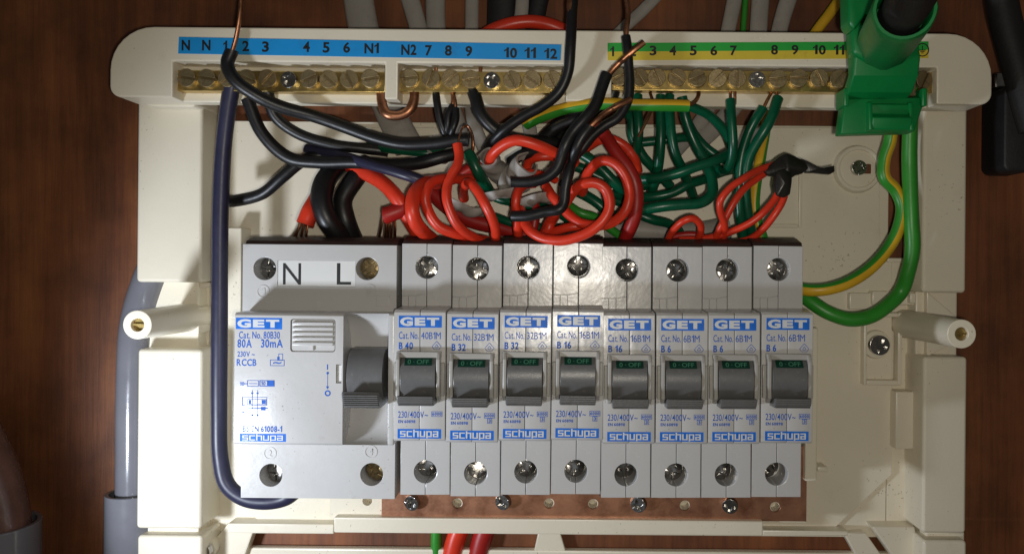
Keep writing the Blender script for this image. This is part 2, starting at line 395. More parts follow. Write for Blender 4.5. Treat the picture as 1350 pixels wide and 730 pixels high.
base = thing('consumer_unit_base', 'open cream plastic fuse box base screwed to the brown board', 'fuse box', P(745, 700, 0))
# tray with open slots at the top, at both sides and at the bottom
m = M()
pb(m, 285, 163, 1170, 704, 0.5, 4)
pb(m, 236, 330, 285, 704, 0.5, 4); pb(m, 1170, 340, 1230, 704, 0.5, 4)
pb(m, 205, 128, 240, 704, 0.5, 3.5); pb(m, 1197, 128, 1232, 704, 0.5, 3.5)
m.build('tray', MT['cream'], base, bevel=0.3)
m = M(); m.prism(pp([(430, 168), (1160, 168), (1160, 340), (1176, 344), (1176, 625), (1098, 698), (352, 698), (318, 664), (318, 420), (332, 332), (430, 330)], 6), 3.8, 6)
m.build('mounting_plate', MT['cream'], base, bevel=0.3)
# top rail holding the terminal bars
def rail_body():
    a = P(145, 38, 42); b = P(1308, 134, 42); x0, x1 = P(145, 88, 42)[0], P(1308, 88, 42)[0]; z1 = P(745, 40, 42)[1]; z0 = P(745, 133, 42)[1]
    m = M(); m.prism(rounded(x0, x1, z0, z1, (4, 4, 16, 16), 8), 27, 42)
    me = m.mesh('top_rail', MT['cream'], ORG[base.name])
    cuts = []
    for (l, r) in ((231, 509), (526, 746), (806, 1232)):
        c = M(); c.box(P(l, 105, 40)[0], P(r, 105, 40)[0], z0-5, P(745, 85, 42)[1], 33, 50); cuts.append(c.mesh('c', MT['cream'], ORG[base.name]))
    return rebevel(cut(me, cuts), 0.55, 2)
link('top_rail', rail_body(), base, P(745, 700, 0))
for l, r in ((150, 240), (1226, 1303)):
    m = M(); m.prism(rounded(P(l, 90, 40)[0]+.2, P(r, 90, 40)[0]-.2, P(l, 131, 42)[1], P(l, 40, 42)[1], ((9, 2, 2, 14) if l < 500 else (2, 9, 14, 2)), 8), 2, 28)
    m.build('rail_end', MT['cream'], base, bevel=0.5)
m = M(); pb(m, 509.5, 88, 525.5, 122, 32.5, 38.5); m.build('rail_divider', MT['cream'], base, bevel=0.4)
# side rails in lengths, with the low bridge pieces between them
for (x0, x1, segs) in ((1217, 1275, ((137, 386), (470, 703), (712, 780))), (180, 266, ((131, 372), (460, 697), (706, 780)))):
    for (y0, y1) in segs:
        m = M(); pb(m, x0, y0, x1, y1, 2, 21.5); rl = m.build('side_rail', MT['cream'], base, bevel=1.5, seg=4)
        wn_ = rl.modifiers.new('even_shading', 'WEIGHTED_NORMAL'); wn_.weight = 100; wn_.keep_sharp = True
    m = M()
    for r in (((1207, 380, 1262, 472, 12), (1220, 700, 1272, 716, 16)) if x0 > 700 else ((196, 366, 262, 464, 12), (184, 694, 262, 710, 16))):
        m = M(); pb(m, *r[:4], 2, r[4]); m.build('rail_bridge', MT['cream'], base, bevel=0.8)
# inner ribs along the rails
for (x0, y0, x1, y1, h) in ((1200, 386, 1208, 400, 14), (1062, 432, 1078, 634, 22), (1078, 615, 1092, 622, 14), (1120, 386, 1170, 408, 9), (1150, 384, 1206, 402, 11),
                            (268, 505, 289, 585, 9), (266, 470, 274, 512, 14), (300, 300, 318, 420, 14), (262, 372, 300, 380, 12), (1170, 340, 1206, 346, 8)):
    m = M(); pb(m, x0, y0, x1, y1, 3, h); m.build('rib', MT['cream'], base, bevel=0.6)
m = M(); pb(m, 1181, 516, 1206, 592, 4, 12); m.build('rib', MT['cream'], base, bevel=0.6)
# gussets that brace the screw posts
for pts in ([(1222, 384), (1262, 418), (1222, 424)], [(1222, 470), (1258, 452), (1222, 440)], [(262, 405), (196, 430), (262, 440)]):
    m = M(); m.prism(pp(pts, 15), 4, 15); m.build('gusset', MT['cream'], base, bevel=0.4)
# cover posts
for px, py in ((1268, 440), (181, 428)):
    x, z, _ = P(px, py, 53)
    m = M(); m.disc(x, z, 3, 20, 5.9, 28, r1=5.6); m.disc(x, z, 19, 53, 5.6, 28, r1=5.1, inner=2.35); 
    post = m.build('cover_post', MT['cream'], base, bevel=0.25)
    m = M(); m.disc(x, z, 20, 51.2, 2.3, 16); m.build('post_insert', MT['brass'], post, bevel=0.2)
    m = M(); m.box(x-2.1, x+2.1, z-0.28, z+0.28, 51.0, 52.2); m.build('insert_blade', MT['brass'], post)
# bottom rail, ledges, struts, corners
m = M(); pb(m, 440, 684, 1006, 704, 4, 22); m.build('bar_ledge', MT['cream'], base, bevel=0.5)
for r in ((300, 690, 440, 703), (1006, 699, 1118, 706)):
    m = M(); pb(m, *r, 3, 12); m.build('bottom_lip', MT['cream'], base, bevel=0.5)
m = M(); pb(m, 265, 725, 1185, 800, 1, 5); m.build('bottom_rail', MT['cream'], base, bevel=0.8)
m = M(); m.prism(pp([(704, 727), (710, 700), (738, 700), (746, 727)], 5), 1, 4.7); m.build('bottom_strut', MT['cream'], base, bevel=0.5)
for pts, h in (([(255, 745), (300, 690), (334, 700), (318, 745)], 8), ([(1112, 702), (1140, 700), (1172, 745), (1136, 745)], 7.5), ([(1150, 694), (1206, 694), (1216, 745), (1186, 745)], 12)):
    m = M(); m.prism(pp(pts, h), 2, h); m.build('corner_web', MT['cream'], base, bevel=0.6)
# fixing boss with keyhole, screw pocket, knock-out outline
x, z, _ = P(1133, 222, 9)
m = M(); m.disc(x, z, 5, 8.6, 10.2, 40, r1=9.2, inner=7.6); m.disc(x, z, 5, 7.4, 8, 36); boss = m.build('fixing_boss', MT['cream'], base, bevel=0.5, seg=3)
m = M(); m.box(x-1, x+5.3, z-2, z+2, 7.0, 7.9); m.build('keyhole', MT['wood'], boss, bevel=0.9)
screw('fixing_screw', PAN, x-.3, z+.2, 10, 20, base)
m = M()

for r in ((1139, 412, 1143.5, 508), (1184, 412, 1190, 508), (1143, 412, 1184.5, 418), (1143, 501, 1184.5, 508)):
    mm = M(); pb(mm, *r, 5, 10); mm.build('screw_pocket', MT['cream'], base, bevel=0.6)
x, z, _ = P(1160, 455, 11)
m = M(); m.disc(x, z, 5, 8, 6.2, 32, r1=5.6); m.build('screw_seat', MT['cream'], base, bevel=0.4)
screw('fixing_screw', PANB, x, z, 11.2, 24, base)
m = M()
for r in ((972, 222, 977, 300), (1053, 222, 1058, 300), (977.3, 222, 1052.7, 227), (977.3, 295, 1052.7, 300)): pb(m, *r, 5.5, 7.0)
m.build('knockout_outline', MT['cream'], base, bevel=0.5)
x, z, _ = P(264, 727, 16); m = M(); m.disc(x, z, 6, 13.5, 4.6, 24); m.build('screw_seat', MT['cream'], base, bevel=0.4)
screw('fixing_screw', PANB, x, z, 16.2, 40, base, (12, 0))

# label strips with their numbers
def strip(name, label, q, bands, h, words, th=0.12):
    """q: corner pixels tl, tr, br, bl"""
    t = thing(name, label, 'label strip', P(*q[3], h))
    tl, tr, br, bl = [P(*c, h) for c in q]; bandname = ('backing', 'upper_band', 'lower_band')
    n = len(bands)
    for i, mt in enumerate(bands):
        f0, f1 = i/n, (i+1)/n
        L0 = [tl[k]+(bl[k]-tl[k])*f0 for k in (0, 1)]; L1 = [tl[k]+(bl[k]-tl[k])*f1 for k in (0, 1)]
        R0 = [tr[k]+(br[k]-tr[k])*f0 for k in (0, 1)]; R1 = [tr[k]+(br[k]-tr[k])*f1 for k in (0, 1)]
        m = M(); m.prism([L1, R1, R0, L0], h, h+th); m.build(bandname[0] if n == 1 else bandname[1+i], mt, t)
    m = M()
    for s, px, py, w, hh in words:
        a = P(px, py, h+th); wm, hm = w*K(h)/2, hh*K(h)/2
        text(m, s, a[0]-wm, a[0]+wm, a[1]-hm, a[1]+hm, h+th, bold=0.03, th=0.06)
    return t, m
bl = [('N', 245, 60, 11, 14), ('N', 272, 60, 11, 14), ('1', 297, 61, 5, 14), ('2', 324, 61, 9, 14), ('3', 350, 62, 9, 14), ('4', 404, 62, 9, 14), ('5', 430, 63, 9, 14), ('6', 457, 63, 9, 14),
      ('N1', 490, 64, 19, 14), ('N2', 539, 66, 20, 14), ('7', 565, 67, 9, 14), ('8', 591, 67, 9, 14), ('9', 618, 68, 9, 14), ('10', 673, 70, 17, 14), ('11', 699, 70, 15, 14), ('12', 726, 71, 17, 14)]
t, m = strip('neutral_label_strip', 'blue strip numbered N to 12 above the neutral terminals', [(236, 49), (740, 59), (739, 80), (235, 71)], [MT['label_blue']], 42.02, bl)
m.build('numbers', MT['black_print'], t, smooth=False)
gl = [('1', 807, 68, 5, 13), ('2', 834, 68, 9, 13), ('3', 861, 67, 9, 13), ('4', 887, 67, 9, 13), ('5', 914, 67, 9, 13), ('6', 941, 67, 9, 13), ('7', 967, 67, 9, 13), ('8', 1021, 66, 9, 13), ('9', 1048, 66, 9, 13),
      ('10', 1080, 66, 17, 13), ('11', 1106, 66, 14, 13), ('12', 1133, 66, 16, 13)]
t, m = strip('earth_label_strip', 'green and yellow striped strip numbered above the earth terminals', [(801, 57), (1224, 55), (1224, 77), (801, 80)], [MT['label_green'], MT['label_yellow']], 42.02, gl)
x, z, h = P(1216, 66, 42.14); m.disc(x, z, h, h+.06, 2.5, 24, inner=2.1)
m.box(x-.15, x+.15, z-.1, z+1.5, h, h+.06); m.box(x-1.2, x+1.2, z-.3, z, h, h+.06); m.box(x-.8, x+.8, z-.8, z-.5, h, h+.06); m.box(x-.4, x+.4, z-1.3, z-1.05, h, h+.06)
m.build('numbers', MT['black_print'], t, smooth=False)

# ------------------------------------------------------------------ brass terminal bars
def bar(name, label, x0, x1, y, screws, fix):
    a, b = P(x0, y, 38), P(x1, y, 38); zc = (a[1]+b[1])/2
    t = thing(name, label, 'terminal bar', (a[0], zc-4, 33), 'brass terminal bars in the top rail')
    m = M(); m.box(a[0], b[0], zc-4.2, zc+3.4, 33.05, 38); m.build('bar', MT['brass'], t, bevel=0.25)
    for i, px in enumerate(screws):
        p = P(px, y-1, 40)
        screw('terminal_screw', SLOT, p[0], zc+0.35+random.uniform(-.25, .25), 40.0+random.uniform(-.3, .5), random.choice((15, -50, 60, -20, 80, -65, 35, -5))+random.uniform(-8, 8), t, (random.uniform(-7, 7), random.uniform(-7, 7)))
    for px in fix:
        p = P(px, y+4, 40); screw('fixing_screw', PAN, p[0], zc-0.2, 40.2, random.uniform(0, 90), t, (5, -4))
    return t
bar('neutral_bar', 'long brass neutral bar under the N and 1 to 6 markings', 232, 508, 106, (245, 272, 299, 325, 352, 407, 433, 460, 488), (380,))
bar('neutral_bar', 'short brass neutral bar under the N2 and 7 to 12 markings', 527, 745, 107, (539, 568, 594, 621, 675, 701, 728), (648,))
bar('earth_bar', 'brass earth bar under the green and yellow strip', 807, 1230, 106, (816, 843, 866, 893, 920, 946, 972, 1026, 1053, 1080, 1106, 1132, 1159, 1186, 1219), (998,))

# ------------------------------------------------------------------ circuit breakers (millimetres about the breaker's own centre line)
def profile(zt, zl0, zl1, zb, hb=45.0, hl=58.0):
    return [(zt, 24), (zt, hb), (zl0+0.6, hb), (zl0, hl-0.9), (zl0-0.9, hl), (zl1+0.8, hl), (zl1, hl-0.8), (zl1, hb), (zb, hb), (zb, 22), (-60, 20), (-60, 7), (zt, 7)]
BR = profile(6.3, -16.9, -62.4, -84.6)
def shell(x0, x1):
    m = M(); m.slab(BR, x0, x1)
    return m
HOLES = ((-2.2, 36.0), (-76.3, 33.0))
def hole_cutters():
    out = []
    for z, h in HOLES:
        c = M(); c.disc(0, z, h, 50, 4.15, 28); out.append(c.mesh('c', MT['grey']))
    return out
def breaker_shells():
    r = []
    for x0, x1 in ((-8.95, -0.09), (0.09, 8.95)):
        me = shell(x0, x1).mesh('shell_half', MT['grey']); cutters = hole_cutters()
        if x0 < 0:   # the moulded step and tab at the foot of the upper block, the step above the lower block
            for bx in ((-9.5, -3.9, -12.6, -12.35), (-3.95, -3.75, -16.5, -12.35), (-6.6, -6.45, -16.5, -12.5)):
                c = M(); c.box(bx[0], bx[1], bx[2], bx[3], 44.4, 46); cutters.append(c.mesh('c', MT['grey']))
            c = M(); c.prism([(-3.9, -12.6), (0.05, -11.9), (0.05, -11.65), (-3.9, -12.35)], 44.4, 46); cutters.append(c.mesh('c', MT['grey']))
        c = M(); c.box(-8.95 if x0 < 0 else 4.5, -3.9 if x0 < 0 else 9.0, -63.2, -62.2, 43.5, 46); 
        if x0 < 0: cutters.append(c.mesh('c', MT['grey']))
        r.append(rebevel(cut(me, cutters), 0.28, 2, 40))
    return r
SHL = breaker_shells()
bz = M()
bz.box(-7.7, 7.7, -33.2, -31.1, 57.9, 60.4)
bez = bz
for s in (-1, 1):
    bz.slab([(-31.4, 57.9), (-31.4, 60.6), (-33.7, 61.8), (-46.2, 61.8), (-48.2, 59.6), (-48.2, 57.9)], s*6.25, s*7.55)
    bz.slab([(-35.0, 57.9), (-35.0, 59.4), (-46.6, 59.4), (-46.6, 57.9)], s*7.5, s*8.75)
BEZEL = bz.mesh('toggle_bezel', MT['bezel'], bevel=0.3)
def toggle_mesh():
    m = M(); prof = [(-33.1, 56.5), (-33.1, 59.4)]
    for i in range(11):
        a = R(46-i*9.0); prof.append((-40.2+9.6*math.sin(a), 52.8+9.6*math.cos(a)))
    prof += [(-45.3, 66.0), (-46.0, 66.5), (-48.0, 65.8), (-48.9, 64.4), (-49.2, 57.5)]
    m.slab(prof, -6.05, 6.05)
    me = m.mesh('toggle', MT['toggle'], bevel=0.25)
    return me
TOG = toggle_mesh()
rb = M()
for k in range(5): rb.slab([(-45.55-k*.72, 66.2-k*.25), (-45.55-k*.72, 66.95-k*.30), (-45.9-k*.72, 66.95-k*.30), (-45.9-k*.72, 66.1-k*.25)], -5.8, 5.8)
RIBS = rb.mesh('grip_ribs', MT['toggle'])
wn = M(); wn.slab([(-33.25, 58.6), (-33.25, 59.95), (-35.7, 61.9), (-35.7, 59.6)], -4.7, 4.7); WIN = wn.mesh('window', MT['window'], bevel=0.15)
ENT = M(); ENT.slab([(6.2, 22), (6.2, 43.6), (7.6, 42.6), (9.3, 36), (9.3, 22)], -9.05, 9.05); ENTRY = ENT.mesh('shaded_wire_entry', MT['entry_shade'], bevel=0.2)  # solid dark strip standing in for the shaded wire openings on top
wp = M(); text(wp, '0 · OFF', -3.6, 3.7, -35.15, -33.8, 0, bold=0.01); wp.v = [(x, z, 60.05+(-33.25-z)*0.796+0.05) for x, z, h in wp.v]; WPR = wp.mesh('window_print', MT['winprint'], smooth=False)

_e = [0]
def eps():        # crossing strokes of one print lie a hair apart
    _e[0] = (_e[0]+1) % 9; return 0.05+0.006*_e[0]
def logo_get(m, x0, x1, z0, z1, h):
    w = x1-x0; hh = z1-z0
    text(m, 'G', x0+.03*w, x0+.33*w, z0+.12*hh, z1-.12*hh, h, bold=0.05)
    text(m, 'E', x0+.37*w, x0+.62*w, z0+.15*hh, z1-.15*hh, h, bold=0.06)
    text(m, 'T', x0+.65*w, x0+.94*w, z0+.15*hh, z1-.15*hh, h, bold=0.06)
def logo_schupa(m, x0, x1, z0, z1, h):
    w = x1-x0; hh = z1-z0; t = 0.12*hh; n = 6; cw = w*.90/n
    def seg(a, b, c, d): e = eps(); m.add([(a, c, h+e), (b, c, h+e), (b, d, h+e), (a, d, h+e)], [(0, 1, 2, 3)])
    b, mid, tp = z0+.16*hh, z0+.48*hh, z0+.80*hh
    for i, ch in enumerate('schupa'):
        l = x0+w*.05+i*cw+cw*.06; r = l+cw*.86; v = t*1.35
        top = lambda: seg(l, r, tp-t, tp); bot = lambda: seg(l, r, b, b+t); midd = lambda: seg(l, r, mid-t/2, mid+t/2)
        lo = b if ch != 'p' else z0+.06*hh; hi = tp if ch != 'h' else z1-.06*hh
        if ch == 's': top(); midd(); bot(); seg(l, l+v, mid, tp); seg(r-v, r, b, mid)
        if ch == 'c': top(); bot(); seg(l, l+v, b, tp)
        if ch == 'h': top(); seg(l, l+v, b, hi); seg(r-v, r, b, tp)
        if ch == 'u': bot(); seg(l, l+v, b, tp); seg(r-v, r, b, tp)
        if ch == 'p': top(); bot(); seg(l, l+v, lo, tp); seg(r-v, r, b, tp)
        if ch == 'a': top(); midd(); bot(); seg(r-v, r, b, tp); seg(l, l+v, b, mid)
def approval(m, cx, cz, s, h):
    def line(a, b, w=.16):
        a = Vector(a); b = Vector(b); d = (b-a).normalized(); n = Vector((-d.y, d.x))*w/2
        e = eps(); m.add([(*(a-n), h+e), (*(b-n), h+e), (*(b+n), h+e), (*(a+n), h+e)], [(0, 1, 2, 3)])
    o = [(cx-s, cz-.15*s), (cx, cz+s), (cx+s, cz-.15*s), (cx+.55*s, cz-.75*s), (cx-.55*s, cz-.75*s)]
    for a, b in zip(o, o[1:]+o[:1]): line(a, b)
    i = [(cx-.4*s, cz-.3*s), (cx, cz+.35*s), (cx+.4*s, cz-.3*s)]
    for a, b in zip(i, i[1:]): line(a, b)
    line((cx-.3*s, cz-.35*s), (cx+.3*s, cz-.35*s))
def frame_rect(m, x0, x1, z0, z1, h, w=.16):
    for a, b, c, d in ((x0, x1, z0, z0+w), (x0, x1, z1-w, z1), (x0, x0+w, z0, z1), (x1-w, x1, z0, z1)):
        e = eps(); m.add([(a, c, h+e), (b, c, h+e), (b, d, h+e), (a, d, h+e)], [(0, 1, 2, 3)])

PLT = M(); PLT.box(-7.35, 7.55, -23.0, -18.9, 57.95, 58.04); PLATE = PLT.mesh('logo_plate', MT['blue'])
BND = M(); BND.box(-7.5, 7.6, -61.4, -58.1, 57.95, 58.04); BAND = BND.mesh('maker_band', MT['blue'])
LG = M(); logo_get(LG, -7.35, 7.55, -23.0, -18.9, 58.05); LOGO = LG.mesh('logo_letters', MT['white'], smooth=False)
SG = M(); logo_schupa(SG, -7.5, 7.6, -61.4, -58.1, 58.05); SGM = SG.mesh('maker_letters', MT['white'], smooth=False)
def rating_mesh(cat, amp, two):
    m = M(); h = 58.0
    text(m, 'Cat. No.', -7.3, -0.5, -27.0, -24.5, h, bold=.006); text(m, cat, 0.4, 7.2 if len(cat) > 4 else 6.0, -27.0, -24.5, h)
    text(m, amp, -7.3, -2.4 if len(amp) > 3 else -3.9, -30.6, -28.1, h, bold=0.03)
    approval(m, 5.8, -29.3, 1.6, h)
    text(m, '230/400V~', -7.4, 3.0, -54.3, -52.0, h, bold=.005); text(m, 'EN 60898', -7.3, -1.4, -56.1, -55.0, h, bold=0.03)
    frame_rect(m, 4.2, 7.9, -53.8, -52.0, h); text(m, '6000', 4.5, 7.6, -53.4, -52.3, h, bold=.03)
    if two: frame_rect(m, 5.3, 6.9, -55.6, -53.8, h); text(m, '3', 5.75, 6.5, -55.3, -54.1, h, bold=.03)
    return m.mesh('rating_print', MT['ink'], smooth=False)

x_first = P(563, 353, 45)[0]; PITCH = (P(1026, 357, 45)[0]-x_first)/7
SPEC = [('40B1M', 'B 40', 'breaker marked B 40, beside the wide residual current device', 35),
        ('32B1M', 'B 32', 'breaker marked B 32, neighbour of the B 40 one', 20),
        ('32B1M', 'B 32', 'breaker marked B 32 standing between another B 32 and a B 16', 85),
        ('16B1M', 'B 16', 'breaker marked B 16 adjoining the last B 32, its print partly worn', 2),
        ('16B1M', 'B 16', 'breaker marked B 16 followed by the first B 6', 52),
        ('6B1M', 'B 6', 'first of the breakers marked B 6, next to a B 16', 45),
        ('6B1M', 'B 6', 'middle one of the three breakers marked B 6', 18),
        ('6B1M', 'B 6', 'breaker marked B 6 closing the row, beside bare cream plate', 62)]
def make_breaker():
    org = (x_first, -84.6, 20)
    t = thing('circuit_breaker', 'x', 'circuit breaker', org, 'circuit breakers in one row, all switched off')
    off = Vector((x_first, 0, 0))*MM-V(org)
    def add(name, me, par=t):
        o = bpy.data.objects.new(name, me); C.objects.link(o); o.parent = par
        if par is t: o.location = off
        return o
    for s in SHL: add('shell_half', s)
    add('shaded_wire_entry', ENTRY)
    add('toggle_bezel', BEZEL); tg = add('toggle', TOG); add('grip_ribs', RIBS, tg); w = add('window', WIN, tg)
    pr = bpy.data.objects.new('window_print', WPR); C.objects.link(pr); pr.parent = t; pr.location = off
    lp = add('logo_plate', PLATE); add('logo_letters', LOGO, lp); b = add('maker_band', BAND); add('maker_letters', SGM, b)
    for z, h in HOLES:
        me = TERM if h > 34 else TERM
        o = bpy.data.objects.new('terminal_screw', me); C.objects.link(o); o.parent = t; o.location = off+V((0, z, h+(4.2 if h > 34 else 3.6)))
    add('rating_print', bpy.data.meshes.new('x')); return t
first = make_breaker()
def kids(o): return [c for c in bpy.data.objects if c.parent is o]
def copy_tree(o, par=None):
    c = o.copy(); C.objects.link(c)
    if par: c.parent = par
    for k in kids(o): copy_tree(k, c)
    return c
SEAT = (-.2, -.6, .1, .5, -.6, -.5, -.3, .1)
roots = [first]+[copy_tree(first) for _ in range(7)]
for i, (t, (cat, amp, lab, ang)) in enumerate(zip(roots, SPEC)):
    t['label'] = lab
    t.location = V((x_first+PITCH*i, -84.6+SEAT[i], 20)); ORG[t.name] = (x_first+PITCH*i, -84.6, 20)
    t.rotation_euler = (0, R(random.uniform(-.25, .25)), 0)
    ns = 0
    for k in kids(t):
        if k.name.startswith('rating_print'): k.data = rating_mesh(cat, amp, i > 0)
        if k.name.startswith('terminal_screw'):
            k.rotation_euler = ((R(random.choice((-1, 1))*random.uniform(7, 11)) if k.location.z > 0.05 else R(-13+random.uniform(-4, 3))), R(ang if ns == 0 else random.uniform(0, 180)), R(random.uniform(-8, 8))); ns += 1

# ------------------------------------------------------------------ residual current device
rx0, rx1 = P(320, 350, 45)[0], P(523, 350, 45)[0]
rc = thing('residual_current_device', 'wide white residual current device with test button and blue print', 'residual current device', (rx0, -85.8, 7))
fx0, fx1 = P(309, 500, 58)[0], P(452, 500, 58)[0]; gx1 = P(511, 500, 58)[0]; ex1 = P(518.5, 500, 58)[0]
zt, zl0, zl1, zb = P(420, 322.5, 45)[1], P(380, 412.5, 58)[1], P(380, 586.5, 58)[1], P(420, 656.5, 45)[1]
N_, L_ = P(349, 354, 45), P(484, 354, 45); n2_, l2_ = P(357, 626, 45), P(490, 625, 45)
def rcd_body():
    m = M(); m.slab([(zt, 24), (zt, 45), (zb, 45), (zb, 22), (-60, 20), (-60, 7), (zt, 7)], rx0, rx1)
    me = m.mesh('body', MT['grey'], V_org(rc)); cs = []
    for p, d in ((N_, 36), (L_, 36), (n2_, 31), (l2_, 31)):
        c = M(); c.disc(p[0], p[1], d, 50, 4.15, 28); cs.append(c.mesh('c', MT['grey'], V_org(rc)))
    c = M(); a, b = P(366, 343, 45), P(468, 378, 45); c.box(a[0], b[0], b[1], a[1], 44.5, 46); cs.append(c.mesh('c', MT['grey'], V_org(rc)))
    return rebevel(cut(me, cs), 0.35, 2, 40)
def V_org(o): return ORG[o.name]
link('body', rcd_body(), rc)
# front: flat panel, then the scooped toggle bay, then a thin cheek
m = M(); m.slab([(zl0, 44.5), (zl0, 57.1), (zl0-.9, 58), (zl1+.8, 58), (zl1, 57.2), (zl1, 44.5)], fx0, fx1)
fp_me = m.mesh('face_panel', MT['grey'], V_org(rc))
bt = (P(383, 420, 58), P(442, 464, 58)); c = M(); c.prism(rounded(bt[0][0], bt[1][0], bt[1][1], bt[0][1], (1, 1, 1, 1), 4), 56.6, 60)
s0, s1 = P(443, 480, 58), P(450, 505, 58); c2 = M(); c2.box(s0[0], s1[0], s1[1], s0[1], 56.6, 60)
link('face_panel', rebevel(cut(fp_me, [c.mesh('c', MT['grey'], V_org(rc)), c2.mesh('c', MT['grey'], V_org(rc))]), 0.35, 2, 40), rc)
prof = [(zl0, 44.5), (zl0, 56.6)]
n = 18; zc = (zl0+zl1)/2; half = (zl0-zl1)/2
for i in range(n+1):
    u = 1-2*i/n; prof.append((zc+u*(half-.4), 56.8-11.0*math.sqrt(max(0, 1-(u*.98)**2))))
prof += [(zl1, 56.6), (zl1, 44.5)]
m = M(); m.slab(prof, fx1+.02, gx1); m.build('toggle_bay', MT['grey'], rc)
m = M(); m.slab([(zl0, 44.5), (zl0, 56.8), (zl0-.6, 57.4), (zl1+.6, 57.4), (zl1, 56.8), (zl1, 44.5)], gx1, ex1); m.build('cheek', MT['grey'], rc, bevel=0.25)
# toggle
ta, tb = P(457, 470, 60)[0], P(504, 470, 60)[0]; zz = P(480, 497, 60)[1]
prof = [(zz+9.3, 45), (zz+9.0, 55)]
for i in range(9):
    a = R(62-i*14); prof.append((zz+10.5*math.sin(a), 50+10.5*math.cos(a)))
prof += [(zz-4.2, 65), (zz-5, 65.8), (zz-9.3, 63.6), (zz-10.2, 62.4), (zz-10.0, 45)]
m = M(); m.slab(prof, ta, tb); tg = m.build('toggle', MT['toggle'], rc, bevel=0.25)
m = M()
for k in range(6): m.slab([(zz-5.2-k*.75, 65.6-k*.36), (zz-5.2-k*.75, 66.4-k*.38), (zz-5.55-k*.75, 66.4-k*.38), (zz-5.55-k*.75, 65.4-k*.38)], ta+.2, tb-.2)
m.build('grip_ribs', MT['toggle'], tg)
# test button with its ribs
m = M(); m.prism(rounded(bt[0][0]+.3, bt[1][0]-.3, bt[1][1]+.3, bt[0][1]-.3, (.8, .8, .8, .8), 4), 56, 57.6)
bn = m.build('test_button', MT['grey'], rc, bevel=0.2)
for k in range(5):
    z = bt[0][1]-1.0-k*1.75
    m = M(); m.slab([(z, 57.4), (z-.1, 58.6), (z-1.15, 58.6), (z-1.3, 57.4)], bt[0][0]+.7, bt[1][0]-.7); m.build('button_rib', MT['grey'], bn, bevel=0.25)
m = M(); xm = (bt[0][0]+bt[1][0])/2; z = bt[1][1]+3.1
m.box(xm-1.6, xm+1.6, z-.35, z, 57.5, 58.3); m.box(xm-.25, xm+.25, z-2.6, z, 57.5, 58.3); m.build('button_letter', MT['grey'], bn)
m = M(); m.box(s0[0]+.3, s1[0]-.2, s1[1]+.6, s0[1]-.4, 56.2, 57.2); m.build('indicator', MT['paper'], rc)
# screws, embossed numbers, letter window
for p, h, a, me in ((N_, 40.0, 10, TERM), (L_, 40.0, -40, TERMB), (n2_, 40.0, 88, TERM), (l2_, 39.5, 30, TERMB)): screw('terminal_screw', me, p[0], p[1], h, a, rc, (8, -5))
for s, px, py in (('1', 347, 384), ('3', 487, 383), ('2', 356, 597), ('4', 489, 595)):
    x, z, h = P(px, py, 45); m = M(); m.disc(x, z, 44.9, 45.18, 2.35, 26, inner=1.95); text(m, s, x-.7, x+.7, z-1.2, z+1.2, 45.1, bold=.02, th=.1); m.build('embossed_number', MT['grey'], rc, smooth=False)
a, b = P(366, 343, 45), P(468, 378, 45)
m = M(); m.box(a[0]+.1, b[0]-.1, b[1]+.1, a[1]-.1, 44.4, 44.75); lw = m.build('letter_window', MT['paper'], rc)
m = M()
for s, l, r in (('N', 373, 397), ('L', 444, 463)):
    q0, q1 = P(l, 375, 44.75), P(r, 347, 44.75); text(m, s, q0[0], q1[0], q0[1], q1[1], 44.76, bold=0.0)
m.build('letters', MT['black_print'], lw, smooth=False)
m = M(); m.slab([(zt-.1, 22), (zt-.1, 43.6), (zt+1.3, 42.6), (zt+3.0, 36), (zt+3.0, 22)], rx0+.3, rx1-.1); m.build('shaded_wire_entry', MT['entry_shade'], rc, bevel=.2)  # same painted shade strip along the top of this device
m = M(); x, z, h = P(507, 398, 45); m.box(x-3, x+1.8, z-1.6, z+2.4, 44.9, 45.3); m.build('tab', MT['grey'], rc, bevel=.15)
# print
m = M(); h = 58.0
def tx(s, l, t_, r, b_, bold=0.0):
    q0, q1 = P(l, b_, h), P(r, t_, h); text(m, s, q0[0], q1[0], q0[1], q1[1], h, bold=bold)
tx('Cat. No. 80B30', 315, 437, 369, 446, .012); tx('80A', 313, 447, 332, 458, .02); tx('30mA', 344, 447, 373, 458, .02); tx('230V ~', 313, 463, 336, 470, .015); tx('RCCB', 312, 473, 338, 482, .02)
def lr(l, t_, r, b_, w=.18): q0, q1 = P(l, b_, h), P(r, t_, h); frame_rect(m, q0[0], q1[0], q0[1], q1[1], h, w)
def ln(l, t_, r, b_): q0, q1 = P(l, b_, h), P(r, t_, h); e = eps(); m.add([(q0[0], q0[1], h+e), (q1[0], q0[1], h+e), (q1[0], q1[1], h+e), (q0[0], q1[1], h+e)], [(0, 1, 2, 3)])
lr(356, 474, 375, 482); text(m, '~', P(360, 480, h)[0], P(371, 480, h)[0], P(360, 479.5, h)[1], P(360, 476.5, h)[1], h, bold=.03)
lr(367, 466, 373, 475); ln(365.5, 470, 368.5, 475)
tx('10', 316, 503, 322, 508, .03); ln(322, 505, 326, 506); lr(326, 501, 341, 509); ln(328, 505, 339, 505.7); lr(342, 501, 362, 509, .3); tx('10', 344, 502.5, 350, 507.5, .03); ln(352, 501.5, 361.6, 508.5)
for x in (332, 339):
    ln(x, 514, x+1, 549); ln(x-.8, 517, x+1.8, 519); ln(x-.8, 546, x+1.8, 548)
lr(319, 523, 352, 534, .14); lr(326, 526, 351, 533, .14); ln(328, 527, 331, 532); ln(345, 527, 350, 532); lr(317, 534, 322, 543, .14); ln(319.5, 524, 320, 534); ln(319, 543, 328, 544); ln(327, 537, 353, 538)
